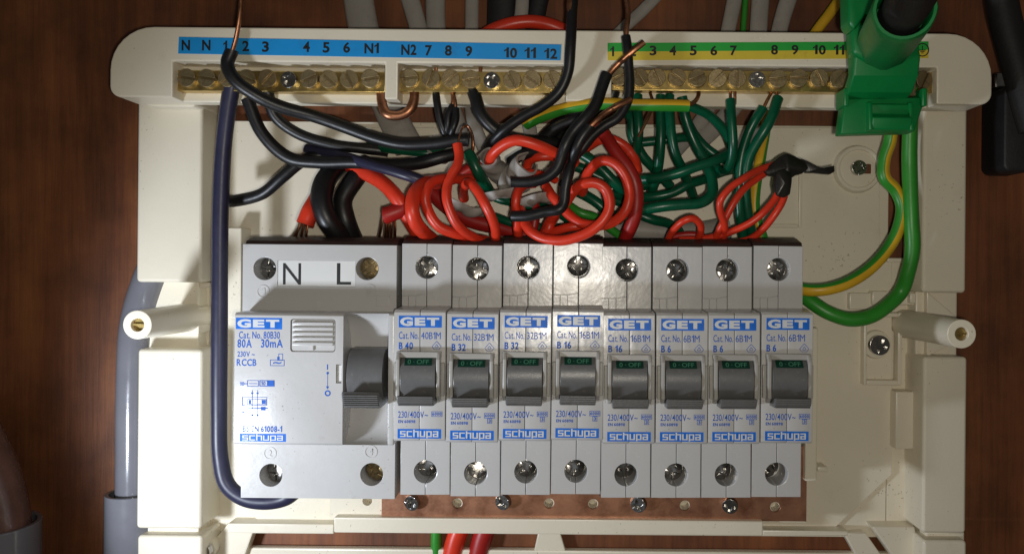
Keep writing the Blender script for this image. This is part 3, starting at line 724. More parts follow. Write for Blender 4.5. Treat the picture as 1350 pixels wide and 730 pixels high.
ln(344, 536, 350, 540.5); tx('BS EN 61008-1', 320, 561, 372, 569, .03)
tx('I', 431, 480, 432.5, 487, .02); ln(431.5, 491, 432.3, 512); x, z, _ = P(432, 518, h); m.disc(x, z, h, h+.05, 1.05, 18, inner=.6)
x, z, _ = P(432, 491.5, h); m.disc(x, z, h, h+.05, .45, 12); m.add([(x-.55, P(432, 509, h)[1], h+.05), (x+.55, P(432, 509, h)[1], h+.05), (x, P(432, 513, h)[1], h+.05)], [(0, 1, 2)])
m.build('rating_print', MT['ink'], rc, smooth=False)
m = M(); q0, q1 = P(311, 433.5, h), P(372, 419, h); m.box(q0[0], q1[0], q0[1], q1[1], 57.95, 58.04); lp = m.build('logo_plate', MT['blue'], rc)
m = M(); logo_get(m, q0[0], q1[0], q0[1], q1[1], 58.05); m.build('logo_letters', MT['white'], lp, smooth=False)
m = M(); q0, q1 = P(316, 581.5, h), P(377, 571.5, h); m.box(q0[0], q1[0], q0[1], q1[1], 57.95, 58.04); lp = m.build('maker_band', MT['blue'], rc)
m = M(); logo_schupa(m, q0[0], q1[0], q0[1], q1[1], 58.05); m.build('maker_letters', MT['white'], lp, smooth=False)

# ------------------------------------------------------------------ copper busbar
bus = thing('copper_busbar', 'tarnished copper busbar with holes and screws under the breakers', 'busbar', P(503, 683, 18))
q0, q1 = P(503, 682, 19.5), P(1064, 588, 19.5)
m = M(); m.box(q0[0], q1[0], q0[1], q1[1], 18, 19.5); me = m.mesh('bar', MT['busbar'], ORG[bus.name]); cs = []
OPEN = ((603, 663), (724, 663), (782, 664), (903, 666), (1022, 668))
for px, py in OPEN:
    x, z, _ = P(px, py, 19.5); c = M(); c.disc(x, z, 10, 25, 2.05, 20); cs.append(c.mesh('c', MT['busbar'], ORG[bus.name]))
link('bar', rebevel(cut(me, cs), 0.15, 1, 40), bus)
for px, py, a in ((542, 663, 20), (662, 662, 50), (841, 665, 70), (962, 667, 10)):
    x, z, _ = P(px, py, 22); screw('busbar_screw', PAN, x, z, 22.4, a, bus, (10, -14))
carrier = thing('busbar_carrier', 'cream plastic carrier strip seen through the busbar holes', 'carrier', P(435, 682, 4))
q0, q1 = P(436, 682.3, 17.5), P(1062, 640, 17.5)
me = M().box(q0[0], q1[0], q0[1], q1[1], 6.1, 17.8).mesh('strip', MT['cream'], ORG[carrier.name]); cs = []
for px, py in OPEN+((484, 660),):
    x, z, _ = P(px, py, 18); c = M(); c.disc(x, z, 12, 25, 1.7 if px != 484 else 1.9, 20); cs.append(c.mesh('c', MT['cream'], ORG[carrier.name]))
link('strip', rebevel(cut(me, cs), 0.2, 2, 40), carrier)

# ------------------------------------------------------------------ wires
def wire(name, label, cat, pts, r, mt, core=None, core_r=2.6, group=None, strands=None, sides=12, stripe=None, spin=0.0, flat=1.0):
    """pts: photo pixels and height; r in photo pixels at that depth; core: bare copper pieces as point lists"""
    q = spline([P(*p) for p in pts]); hm = sum(p[2] for p in pts)/len(pts)
    rr = r*K(hm) if not hasattr(r, '__len__') else [r[0]*K(hm)+(r[-1]-r[0])*K(hm)*i/(len(q)-1) for i in range(len(q))]
    q = [tuple(c+0.07*math.sin(i*0.31+k*2.1+len(label)*0.7)*(0 if i in (0, len(q)-1) else 1) for k, c in enumerate(p)) for i, p in enumerate(q)]
    rr = [(rr if not hasattr(rr, '__len__') else rr[i])*(1+0.018*math.sin(i*0.37+len(label))) for i in range(len(q))]
    m = M()
    if stripe: m.tube(q, rr, 16, 0, stripe=stripe, spin=spin); mts = [MT['ey_green'], MT['ey_yellow']]
    else: m.tube(q, rr, sides, 0, flat=flat); mts = MT[mt]
    o = m.build(name, mts, None, q[0], smooth=True); tag(o, label, cat, group)
    for c in (core or []):
        cq = spline([P(*p) for p in c]); m = M(); m.tube(cq, core_r*K(hm), 8); m.build('copper_core', MT['copper'], o)
    for c in (strands or []):
        cq = spline([P(*p) for p in c]); m = M(); m.tube(cq, 1.7*K(hm), 7); m.build('copper_strand', MT['copper'], o)
    return o
RED = 'red wires looping above the breakers'; BLK = 'black neutral wires'; GRN = 'green earth sleeves'
rw = lambda label, pts, r, mt='red', **k: wire('red_wire', label, 'wire', pts, r, mt, group=RED, **k)
bw = lambda label, pts, r, mt='black', **k: wire('black_wire', label, 'wire', pts, r, mt, group=BLK, **k)
gw = lambda label, pts, r, mt='green', **k: wire('green_wire', label, 'wire', pts, r, mt, group=GRN, **k)

rw('dark red thick tail running flat behind the loops above the B 40 breaker', [(566, 250, 14), (590, 272, 15), (622, 290, 16), (660, 300, 17), (690, 310, 18), (706, 324, 18)], 11, 'darkred')
rw('dark red wire lying across behind the upright red wire with bare tip', [(636, 218, 22), (618, 224, 22), (600, 234, 22), (580, 240, 20), (560, 246, 18)], 8, 'darkred')
rw('thick red wire sloping from the black bundle down to the B 40 breaker', [(462, 218, 24), (486, 230, 28), (508, 244, 32), (526, 264, 34), (540, 290, 32), (552, 310, 28), (560, 326, 24)], 10, 'red')
rw('fat red coil bulging out above the B 40 breaker', [(578, 240, 28), (562, 241, 38), (547, 256, 46), (543, 275, 49), (548, 293, 47), (558, 306, 42), (572, 318, 32), (578, 328, 26)], 9.5, 'red')
rw('short red tail with bare strands going into the residual current device near its L terminal', [(548, 250, 26), (543, 264, 32), (530, 276, 34), (517, 281, 35), (508, 284, 35)], [10, 11.5], 'darkred',
   strands=[[(506, 280, 34), (503, 298, 33), (498, 322, 27)], [(511, 281, 35), (509, 300, 34), (507, 322, 27)], [(516, 283, 35), (516, 300, 34), (515, 322, 27)], [(520, 286, 33), (521, 300, 33), (520, 322, 26)], [(514, 282, 32), (512, 302, 31), (511, 322, 25)]])
rw('red wire bent into a C shape above the gap between B 40 and B 32', [(622, 236, 28), (604, 236, 34), (584, 236, 40), (568, 242, 44), (561, 256, 46), (562, 270, 46), (569, 287, 46), (581, 300, 45), (600, 308, 43), (622, 314, 38), (642, 318, 33), (655, 326, 26)], 6.8)
rw('upright red wire with a bare copper tip, curving down to a B 32 breaker', [(603, 190, 44), (605, 206, 45), (603, 218, 46), (596, 230, 47), (590, 243, 48), (589, 260, 49), (593, 277, 49), (600, 292, 48), (611, 304, 46), (626, 314, 41), (640, 320, 34), (648, 328, 26)], 6.4,
   core=[[(603, 192, 44), (606, 180, 43), (609, 170, 42), (614, 166, 41)]], core_r=1.4)
rw('red wire arching down in front of the grey scraps above the B 32 breaker', [(612, 262, 26), (611, 250, 34), (618, 241, 42), (628, 250, 46), (639, 268, 48), (648, 286, 47), (653, 302, 44), (653, 318, 36), (652, 328, 28)], 6.5)
rw('bright red wire running nearly level out of the grey torn sheath', [(645, 214, 38), (650, 203, 43), (663, 192, 46), (679, 185, 48), (695, 187, 48), (712, 193, 47), (728, 200, 45), (744, 207, 42), (758, 214, 36)], 7.4)
rw('short red wire sagging just under the level bright red one', [(694, 226, 30), (698, 213, 33), (710, 207, 36), (724, 206, 36), (738, 209, 34), (750, 216, 30)], 6)
rw('thin red arch beneath the torn sheath ending in an upright drop', [(733, 238, 30), (719, 232, 34), (702, 228, 37), (688, 231, 38), (679, 238, 38)], 5)
rw('red wire dropping straight down behind both black wire ends', [(704, 242, 30), (692, 244, 37), (683, 252, 41), (680, 266, 42), (681, 282, 40), (682, 298, 38), (684, 316, 33), (685, 328, 26)], 6.3)
rw('dark red wire dropping behind the loops beside the straight red drop', [(700, 262, 24), (706, 272, 26), (705, 290, 27), (702, 308, 26), (700, 326, 22)], 6.5, 'darkred')
rw('large outer red loop rising round the green wires', [(768, 254, 28), (771, 240, 34), (777, 225, 40), (788, 214, 44), (800, 212, 46), (813, 218, 47), (824, 232, 47), (829, 248, 47), (829, 264, 46), (823, 280, 45), (808, 293, 43), (788, 297, 41), (766, 294, 39), (751, 284, 37), (738, 270, 35), (727, 257, 33), (720, 246, 29)], 6.8)
rw('large inner red loop with a low belly above the B 16 breakers', [(686, 276, 34), (690, 290, 38), (699, 304, 41), (715, 314, 43), (736, 317, 45), (759, 313, 47), (780, 304, 49), (796, 289, 50), (804, 270, 50), (799, 251, 50), (784, 241, 50), (768, 243, 49), (756, 253, 46), (746, 266, 42), (736, 276, 38), (727, 289, 34), (719, 304, 29), (714, 324, 24)], 7.0)
rw('red strand slanting under the inner loop toward the outer loop', [(712, 322, 26), (722, 309, 31), (738, 303, 35), (756, 299, 37), (778, 297, 36), (800, 296, 30)], 6.0)
rw('short red strand between the black wire end and the inner loop belly', [(732, 286, 30), (726, 295, 33), (722, 303, 33), (712, 312, 28)], 6.2)
rw('red wire arching over behind the thick dark red tail', [(768, 200, 26), (778, 192, 30), (790, 185, 33), (805, 184, 34), (818, 189, 34), (829, 198, 33), (837, 210, 32), (841, 226, 28)], 6.4)
rw('thick dark red tail bowing down past the outer loop to a B 16 breaker', [(790, 166, 36), (796, 176, 38), (805, 190, 40), (816, 206, 41), (828, 222, 42), (837, 240, 42), (840, 260, 41), (838, 280, 40), (832, 298, 38), (825, 314, 34), (822, 328, 28)], 9, 'darkred')
rw('small red hoop standing on the first B 6 breaker', [(880, 328, 26), (882, 314, 33), (890, 301, 38), (901, 291, 41), (914, 288, 41), (923, 296, 39), (923, 308, 35), (917, 320, 28)], 4.8)
rw('upper thin red wire out of the taped joint, bowing out before the drop', [(1030, 214, 32), (1018, 218, 36), (1000, 224, 40), (980, 236, 43), (961, 249, 44), (950, 264, 44), (950, 280, 42), (955, 296, 39), (954, 314, 33), (952, 328, 27)], 4.8)
rw('second thin red wire out of the taped joint, crossing under its twin', [(1030, 220, 31), (1018, 223, 34), (1000, 234, 37), (982, 248, 39), (967, 268, 40), (957, 286, 39), (949, 302, 37), (942, 318, 32), (940, 328, 27)], 4.8)
rw('thin red wire leaving the tape downward and running low toward the small hoop', [(1028, 250, 38), (1022, 262, 39), (1008, 278, 40), (990, 293, 39), (968, 304, 37), (945, 311, 34), (922, 315, 31), (896, 316, 28)], 4.8)
rw('thin red wire leaving the tape downward and steeply to the last breakers', [(1036, 250, 38), (1032, 264, 39), (1022, 282, 39), (1008, 300, 37), (990, 314, 33), (972, 320, 29), (962, 328, 25)], 4.8)
rw('low red strand lying behind the small hoop', [(866, 330, 20), (884, 314, 24), (912, 309, 26), (930, 313, 26), (944, 320, 24)], 4.6, 'darkred')

# black wires
bw('black wire hanging over the frame beside the number 12, ending among the wires', [(757, -14, 46), (754, 20, 48), (752, 60, 50), (749, 96, 49), (738, 120, 48), (716, 139, 46), (690, 154, 44), (664, 172, 42), (650, 186, 38), (642, 198, 32)], 7,
   core=[[(754, 24, 48), (752, 8, 48), (756, -16, 46)]], core_r=5)
bw('thick black wire out of the terminal under number 9, bending away to the bundle', [(622, 116, 36), (627, 130, 37), (633, 148, 38), (648, 167, 38), (668, 180, 36), (694, 186, 33), (718, 188, 30), (744, 190, 26)], 8.5, core=[[(621, 118, 36), (622, 96, 36)], [(632, 112, 36), (634, 88, 36)]], core_r=2.4)
bw('thin black wire out of the terminal under number 7', [(575, 124, 36), (577, 140, 37), (580, 158, 37), (586, 174, 36), (592, 190, 33)], 5, core=[[(575, 130, 36), (574, 112, 36), (575, 90, 36)]], core_r=2.4)
bw('thin black wire out of the terminal under number 8, facing the number 7 wire', [(597, 140, 36), (592, 150, 37), (590, 164, 37), (589, 178, 35), (592, 190, 32)], 5, core=[[(596, 142, 36), (597, 130, 36), (595, 112, 36), (592, 92, 36)]], core_r=2.4)
bw('second thin black wire under number 8 with a bare copper neck', [(601, 143, 37), (601, 156, 38), (597, 170, 38), (592, 184, 35)], 4.6, core=[[(601, 146, 37), (600, 134, 37), (596, 118, 36)]], core_r=2.4)
bw('thick black wire lying level behind the bare copper tips, cut end showing', [(306, 66, 46), (300, 84, 46), (310, 106, 46), (334, 124, 44), (368, 140, 40), (412, 153, 36), (456, 168, 34), (496, 182, 34), (530, 190, 35), (570, 189, 36), (600, 185, 37), (618, 185, 37)], 8.5,
   core=[[(305, 72, 46), (311, 52, 47), (316, 24, 48), (318, 0, 48)]], core_r=3)
bw('black wire lying level below the thick cut one, over the red tails', [(326, 130, 34), (346, 176, 32), (380, 208, 30), (420, 214, 30), (470, 214, 31), (515, 218, 33), (552, 215, 34), (580, 208, 34), (604, 202, 32)], 8.5)
bw('blue black wire slanting onto the first red coils', [(404, 196, 24), (450, 206, 28), (494, 219, 36), (520, 226, 39), (544, 234, 40), (566, 242, 38)], 7, 'navy')
bw('black wire curving from the long neutral bar toward the red tails', [(352, 118, 35), (362, 152, 32), (392, 176, 29), (436, 190, 27), (480, 196, 25), (512, 200, 23)], 7.5)
bw('black wire joining the thick upright tail under the long neutral bar', [(296, 266, 20), (316, 264, 22), (346, 255, 24), (374, 232, 26), (400, 212, 26), (440, 200, 24)], 8)
bw('stout black tail bowing down into the residual current device', [(448, 216, 22), (428, 240, 30), (424, 266, 34), (432, 290, 34), (446, 310, 30), (455, 326, 24)], 14)
bw('second stout black tail behind the bowed one', [(486, 214, 20), (466, 238, 26), (452, 264, 28), (456, 292, 28), (470, 326, 22)], 13)
bw('black wire standing straight over the earth numbers, then kinked back at its foot', [(825, 48, 50), (827, 64, 51), (829, 84, 51), (830, 108, 51), (827, 134, 51), (814, 156, 51), (797, 166, 51), (782, 178, 51), (768, 196, 51), (755, 210, 51), (750, 228, 52), (746, 248, 52), (743, 268, 52), (737, 276, 52), (722, 279, 51), (700, 284, 50), (676, 285, 48)], [6.3, 7.2],
   core=[[(825, 56, 50), (826, 38, 50), (828, 18, 49), (824, -14, 48)]], core_r=3.6)
bw('black wire slanting over the first earth terminal with bare copper pointing up', [(800, 98, 52), (792, 120, 53), (784, 140, 54), (770, 158, 55), (754, 176, 55), (745, 192, 55), (741, 206, 54), (734, 222, 53), (720, 234, 52), (700, 240, 51), (674, 240, 50)], [8, 7.2],
   core=[[(798, 104, 52), (808, 92, 52), (822, 78, 53), (836, 66, 54), (849, 56, 54)]], core_r=4.2)
bw('black wire whose bare copper end crosses under the slanting wires', [(778, 166, 55), (768, 180, 55), (759, 198, 54), (753, 214, 50), (748, 230, 44)], 7.4,
   core=[[(775, 170, 55), (785, 160, 55), (800, 148, 54), (816, 139, 54), (832, 131, 53)]], core_r=4)
bw('black wire crossing low behind the tangle toward the earth bar', [(700, 204, 22), (714, 186, 25), (734, 168, 28), (758, 158, 30), (784, 148, 31), (804, 132, 33), (812, 108, 34)], 9)
bw('black wire curled behind the slanting pair', [(690, 200, 20), (712, 200, 22), (734, 190, 26), (752, 170, 27), (780, 166, 26)], 8.5)
bw('black wire end poking out of the torn grey sheath', [(672, 214, 34), (688, 205, 36), (704, 200, 35), (722, 202, 32), (744, 204, 28)], 7.5)
tail = wire('supply_tail', 'thick blue black supply tail running down beside the residual current device', 'cable',
     [(306, 112, 36), (300, 150, 34), (294, 200, 32), (291, 270, 31), (290, 350, 31), (289, 440, 31), (289, 540, 31), (291, 606, 31), (299, 638, 31), (322, 656, 31), (352, 661, 31), (376, 656, 31), (392, 644, 32)], 10.5, 'navy', core=[[(306, 118, 36), (303, 104, 36)]], core_r=6)
lk = wire('copper_link', 'thick bare copper U link joining the two neutral bars', 'copper link', [(503, 112, 35.5), (503, 134, 36), (510, 150, 37), (524, 153, 37), (538, 147, 37), (546, 134, 36.5), (546, 112, 36)], 6.5, 'copper')

# green wires
gw('green wire hanging straight under number 3 with bare copper beside it', [(841, 126, 34), (841, 150, 36), (842, 174, 36), (840, 196, 33), (834, 216, 27), (826, 234, 21)], 6.3, core=[[(857, 122, 36), (861, 138, 38), (852, 160, 40), (842, 180, 41)]], core_r=2)
gw('green wire hanging straight under number 4', [(871, 126, 33), (871, 154, 34), (871, 184, 34), (869, 214, 31), (864, 238, 26), (856, 262, 20)], 6.6)
gw('bright green wire under number 5 swinging outward at its foot', [(883, 126, 36), (883, 150, 38), (885, 176, 39), (891, 204, 38), (901, 226, 34), (910, 246, 28), (916, 264, 22)], 6.4)
gw('broad green wire sweeping from under number 6 round into a long level run', [(899, 128, 34), (903, 152, 34), (911, 176, 33), (921, 198, 33), (932, 216, 34), (939, 238, 36), (938, 256, 38), (924, 267, 39), (898, 270, 40), (872, 272, 40), (846, 277, 38), (822, 284, 33), (804, 290, 26)], 7.2)
gw('green wire leaving the striped sleeve end and arching outward', [(902, 138, 38), (916, 143, 37), (932, 150, 35), (946, 162, 33), (957, 176, 31), (964, 194, 28), (968, 214, 22)], 6.3)
gw('green wire hanging from under number 7, hooking back at its foot', [(963, 132, 38), (964, 152, 40), (966, 176, 40), (966, 196, 39), (963, 214, 36), (957, 225, 32), (946, 222, 28), (932, 210, 24), (918, 196, 20)], 6.3, core=[[(963, 136, 38), (963, 124, 37), (962, 112, 36)], [(969, 138, 37), (969, 124, 37), (968, 112, 36)]], core_r=2)
gw('green wire running level across the middle of the green bundle', [(966, 200, 34), (944, 211, 38), (920, 219, 39), (896, 228, 39), (870, 234, 37), (842, 237, 33), (816, 240, 27), (796, 244, 22)], 6.8)
gw('green wire slanting down behind the level green run', [(906, 160, 24), (916, 178, 25), (930, 194, 26), (946, 206, 26), (962, 214, 24)], 6.2)
gw('short level green wire crossing behind the hanging green ones', [(836, 190, 24), (858, 187, 25), (882, 184, 26), (908, 182, 25), (922, 188, 22)], 5.8)
gw('green wire under number 8 nearest the red taped pair, dropping to the breakers', [(1026, 130, 38), (1020, 148, 40), (1010, 168, 40), (997, 190, 38), (987, 210, 36), (983, 236, 34), (984, 264, 32), (987, 290, 30), (992, 312, 27), (994, 328, 23)], 7, core=[[(1026, 134, 38), (1024, 122, 37), (1022, 110, 36)]], core_r=2)
gw('second green wire under number 8 dropping beside its twin', [(1006, 142, 37), (996, 158, 37), (986, 178, 36), (978, 204, 35), (975, 232, 34), (974, 260, 33), (976, 288, 31), (980, 310, 28), (982, 328, 24)], 6.6, core=[[(1006, 144, 37), (1012, 132, 37), (1018, 120, 36), (1020, 108, 36)]], core_r=2)
gw('green wire threading through the outer red loop', [(742, 192, 24), (760, 200, 28), (778, 210, 30), (796, 226, 31), (812, 242, 30), (828, 256, 27), (846, 262, 22)], 7)
gw('green wire threading through the inner red loop', [(742, 240, 20), (756, 250, 24), (772, 258, 27), (788, 268, 28), (802, 280, 27), (818, 290, 22)], 7)
gw('green wire curling low behind the grey round cable', [(800, 262, 18), (822, 268, 20), (842, 282, 22), (862, 290, 22), (884, 296, 18), (902, 312, 14), (912, 332, 10)], 6.3)
gw('green wire running level between the hanging green wires and the long level run', [(810, 256, 22), (836, 260, 26), (864, 259, 29), (888, 254, 30), (908, 243, 30), (930, 236, 27), (950, 228, 25), (972, 222, 22)], 6.2)
gw('green wire slanting from the middle of the tangle under the kinked black wire', [(642, 252, 24), (658, 262, 26), (676, 266, 27), (700, 272, 26), (726, 276, 24), (752, 290, 20)], 6.6)
gw('green wire low behind the straight red drop', [(640, 282, 20), (658, 288, 22), (676, 294, 23), (700, 300, 22), (724, 300, 20), (750, 300, 18)], 5.6)
gw('short green sleeve with a bare copper hook, beside the torn grey sheath', [(617, 201, 40), (624, 214, 41), (631, 228, 40), (639, 242, 35), (646, 254, 28)], 7.6, core=[[(622, 206, 40), (624, 192, 41), (622, 176, 41), (616, 166, 41), (611, 168, 42)]], core_r=1.8)
gw('thin green wire between the two level black wires', [(486, 192, 20), (512, 197, 26), (540, 200, 28), (566, 202, 28), (590, 200, 25)], 5.5)
gw('green wire bundled behind the hanging ones under numbers 3 and 4', [(818, 142, 24), (832, 156, 26), (834, 178, 26), (846, 204, 25), (866, 226, 22), (884, 246, 18)], 6.6)
gw('green wire lying crosswise behind the thick dark red tail', [(740, 214, 18), (766, 222, 20), (796, 236, 20), (824, 246, 21), (852, 244, 20), (880, 230, 18)], 6.8)

# green and yellow earth wires
wire('earth_wire', 'green and yellow striped wire running level under the earth terminals, cut end showing', 'wire', [(694, 164, 30), (712, 155, 34), (735, 146, 37), (762, 140, 40), (795, 137, 42), (830, 138, 43), (870, 139, 43), (908, 140, 42)], 7.8, None, stripe=(lambda u: 0.48 < u < 0.97, 1), core=[[(900, 140, 42), (914, 136, 41), (921, 126, 38), (920, 114, 36)]], core_r=2.6)
wire('earth_wire', 'green and yellow striped wire looping from the green clamp to the last breaker', 'wire', [(1178, 120, 34), (1176, 160, 32), (1173, 186, 30), (1166, 210, 29), (1166, 234, 29), (1180, 250, 28), (1189, 272, 28), (1184, 302, 28), (1167, 332, 28), (1142, 358, 29), (1112, 375, 30), (1080, 382, 29), (1052, 380, 25), (1034, 372, 20)], 8.2, None, stripe=(lambda u: 0.50 < u < 0.95, 1), spin=0.5)
wire('earth_wire', 'thick plain green wire hanging from the clamp in a wide loop behind the last breaker', 'wire', [(1201, 110, 36), (1200, 170, 33), (1199, 212, 31), (1200, 254, 31), (1202, 294, 31), (1203, 328, 30), (1197, 358, 28), (1188, 384, 25), (1168, 404, 26), (1146, 417, 27), (1120, 421, 27), (1092, 412, 26), (1068, 396, 23), (1046, 378, 18)], 9.8, 'ey_green')
wire('earth_wire', 'yellow striped wire dropping behind the pair of green wires', 'wire', [(1012, 120, 10), (1010, 165, 11), (1004, 200, 12), (996, 250, 13), (996, 280, 13), (1003, 306, 13), (1012, 330, 12)], 7, None, stripe=(lambda u: u < 0.36 or u > 0.86, 1), spin=1.4)
wire('earth_wire', 'grass green wire bowing under the inner red loop', 'wire', [(740, 262, 22), (752, 272, 28), (766, 281, 30), (784, 286, 29), (800, 298, 26), (816, 310, 24), (830, 318, 20)], 5.6, None, stripe=(lambda u: 0.55 < u < 0.75, 1))
wire('earth_wire', 'yellow and green wire slanting off behind the frame top beside the clamp', 'wire', [(1062, 62, 8), (1078, 38, 8), (1094, 18, 8), (1116, -14, 8)], 7, None, stripe=(lambda u: u < 0.40 or u > 0.80, 1))
wire('earth_wire', 'slim green wire standing behind the frame top over number 7', 'wire', [(978, 80, 5), (980, 40, 5), (984, -20, 5)], 4, 'ey_green')
wire('earth_wire', 'green wire seen end to end in the slot under the busbar', 'wire', [(575, 690, 3), (575, 712, 3), (576, 760, 3)], 7, 'ey_green')
for lab, a, b in (('red cable seen in the slot under the busbar next to the green wire', 600, 598), ('second red cable seen in the slot under the busbar by the strut', 634, 632)):
    wire('red_wire', lab, 'wire', [(a+8, 690, 3), (a, 714, 3.5), (b-8, 760, 3.5)], 13, 'red' if a == 600 else 'darkred')

# grey cables coming down behind the top rail
GC = 'grey sheathed cables entering behind the top rail'
for i, (lab, pts, r) in enumerate((
        ('wide grey sheathed cable behind the frame above N1', [(470, -20, 6), (480, 40, 6), (500, 110, 7), (520, 160, 9), (540, 196, 10)], 20),
        ('pale grey sheathed cable with a bent bright tip above N2', [(534, -20, 9), (544, 10, 9), (552, 40, 9), (558, 70, 9)], 12),
        ('grey sheathed cable behind the frame above number 7', [(574, -20, 6), (575, 40, 6), (584, 110, 8), (600, 160, 9), (612, 200, 10)], 13),
        ('slim grey sheathed cable behind the frame above number 9', [(622, -20, 6), (622, 40, 6), (620, 110, 7), (624, 160, 9), (640, 200, 10)], 9),
        ('slim grey cable between the two black cables over the red arc', [(690, -20, 10), (687, 20, 10), (680, 60, 8), (690, 120, 8), (700, 180, 10)], 9),
        ('grey cable slanting behind the frame above the first earth terminals', [(880, -20, 6), (850, 12, 6), (815, 44, 6), (780, 84, 6), (742, 150, 8)], 8),
        ('grey cable behind the frame, a gap away from the slim green wire', [(972, -20, 6), (962, 30, 6), (952, 80, 6), (930, 150, 8), (890, 200, 10)], 10),
        ('grey cable behind the frame just beside the slim green wire', [(1004, -20, 6), (1000, 40, 6), (996, 90, 6), (960, 150, 7), (920, 190, 9)], 12),
        ('grey cable behind the frame nearest the green clamp', [(1046, -20, 6), (1030, 30, 6), (1018, 80, 6), (1000, 120, 6)], 11))):
    wire('grey_cable', lab, 'cable', pts, r, 'sheath', group=GC, flat=0.5, sides=14)
wire('grey_cable', 'round grey cable lying level above the second B 16 breaker', 'cable', [(800, 300, 10), (836, 302, 12), (870, 305, 12), (900, 307, 12), (930, 306, 11), (960, 300, 10)], 15, 'sheath')
wire('black_cable', 'broad black cable behind the frame, over the red arc', 'cable', [(664, -20, 8), (662, 20, 8), (660, 70, 8)], 20, 'rubber', flat=0.5)
wire('black_cable', 'narrow black cable behind the frame, beside the slim grey one', 'cable', [(716, -20, 8), (706, 20, 8), (700, 70, 8)], 13, 'rubber', flat=0.6)
wire('red_cable', 'red cable humped above the frame top beside the black cables', 'cable', [(622, 60, 12), (646, 42, 14), (672, 32, 15), (702, 29, 15), (730, 35, 15), (752, 46, 13), (772, 66, 10)], 9, 'red')

# torn grey sheath scraps
def scrap(label, pts, r, arc, wall=0.7):
    m = M(); q = spline([P(*p) for p in pts], 6); m.tube(q, r*K(36), 26, arc=arc, wall=wall)
    o = m.build('torn_sheath', MT['sheath'], None, q[0]); tag(o, label, 'cable sheath', 'torn grey sheath scraps')
scrap('torn grey sheath curling round the level bright red wire', [(664, 232, 24), (655, 225, 30), (648, 217, 36), (642, 208, 41)], 14, (-150, 165))
scrap('torn grey sheath gaping open round the black wire end', [(668, 240, 28), (678, 232, 33), (688, 223, 38), (696, 214, 42)], 16, (-130, 150))
scrap('torn grey sheath flap under the short green sleeve', [(636, 254, 30), (656, 250, 33), (676, 246, 32), (690, 240, 28)], 13, (10, 170))
scrap('torn grey sheath lying below the two black wire ends', [(690, 262, 28), (706, 256, 30), (722, 254, 30), (736, 262, 26)], 13, (0, 175))
scrap('torn grey sheath tip under the thick cut black wire', [(568, 200, 26), (580, 206, 29), (590, 202, 30), (606, 194, 28), (620, 190, 26)], 11, (0, 180))
scrap('torn grey sheath behind the arching red wire', [(596, 262, 22), (610, 268, 24), (624, 274, 24), (636, 272, 22)], 13, (0, 180))

# red ended tail at the N terminal of the residual current device
rw('short red tail with bare strands going into the residual current device near its N terminal', [(424, 240, 24), (416, 262, 30), (408, 280, 34), (402, 296, 35)], [8, 12], 'red',
   strands=[[(396, 292, 35), (392, 306, 34), (386, 324, 27)], [(401, 294, 36), (398, 308, 34), (394, 324, 27)], [(406, 294, 35), (404, 308, 34), (402, 324, 27)], [(399, 292, 33), (390, 308, 32), (380, 324, 26)]])

# taped joint
tp = thing('taped_joint', 'black tape wrapped round the red wire joint, its loose tail pointing away', 'tape', P(1040, 230, 30))
def taped(name, pts, h, th, amp):
    m = M(); q = pp(pts, h); n = len(q); hh = [amp*math.sin(2.3*i+.4) for i in range(n)]
    vs = [(x, z, h-th+a) for (x, z), a in zip(q, hh)]+[(x, z, h+a) for (x, z), a in zip(q, hh)]
    cx, cz = sum(p[0] for p in q)/n, sum(p[1] for p in q)/n
    vs += [(cx, cz, h+1.3), (cx, cz, h-th-.6)]
    fs = [(i, (i+1) % n, (i+1) % n+n, i+n) for i in range(n)]+[(i+n, (i+1) % n+n, 2*n) for i in range(n)]+[((i+1) % n, i, 2*n+1) for i in range(n)]
    m.add(vs, fs); m.build(name, MT['tape'], tp, bevel=0.45, seg=2, angle=20)
taped('tape_fold', [(1006, 224), (1018, 215), (1029, 206), (1037, 202), (1047, 205), (1062, 213), (1066, 222), (1058, 229), (1049, 231), (1042, 236), (1026, 232), (1012, 231)], 39, 4.2, .5)
taped('tape_tail', [(1056, 209), (1068, 214), (1080, 220), (1090, 222), (1100, 218), (1101, 226), (1094, 230), (1084, 229), (1074, 228), (1062, 228)], 38, 2.2, .5)
taped('tape_wrap', [(1024, 226), (1034, 223), (1045, 228), (1044, 240), (1042, 256), (1034, 261), (1024, 258), (1022, 244)], 41, 5, .35)

# ------------------------------------------------------------------ green earth clamp
cl = thing('earth_clamp', 'green plastic earth clamp with black cable gripping the earth bar', 'clamp', P(1165, 150, 44))
def prof_px(pts): return [(P(1165, y, h)[1], h) for y, h in pts]
xa, xb = P(1124, 90, 66)[0], P(1211, 90, 66)[0]
m = M(); m.slab(prof_px([(30, 58), (30, 62), (50, 66), (75, 68), (100, 66.5), (122, 62), (132, 57), (130, 54), (100, 61)]), xa, xb)
m.build('saddle', MT['clamp'], cl, bevel=1.0, seg=3, angle=30)
m = M(); m.prism(pp([(1112, 174), (1118, 122), (1222, 122), (1224, 132), (1206, 172)], 55), 48, 51); me_h = None
m.build('jaw_back', MT['clamp'], cl, bevel=0.5)
m = M(); m.prism(pp([(1108, 177), (1114, 130), (1221, 128), (1206, 174)], 58), 51.5, 58); m.build('jaw_front', MT['clamp'], cl, bevel=0.7, seg=3)
m = M(); pb(m, 1140, 96, 1192, 134, 40.5, 58.3, 48); m.build('jaw_metal', MT['brass_dark'], cl, bevel=0.5)
for l, r in ((1113, 1120), (1216, 1223)):
    m = M(); pb(m, l, 116, r, 140, 51, 60); m.build('jaw_cheek', MT['clamp'], cl, bevel=0.5)
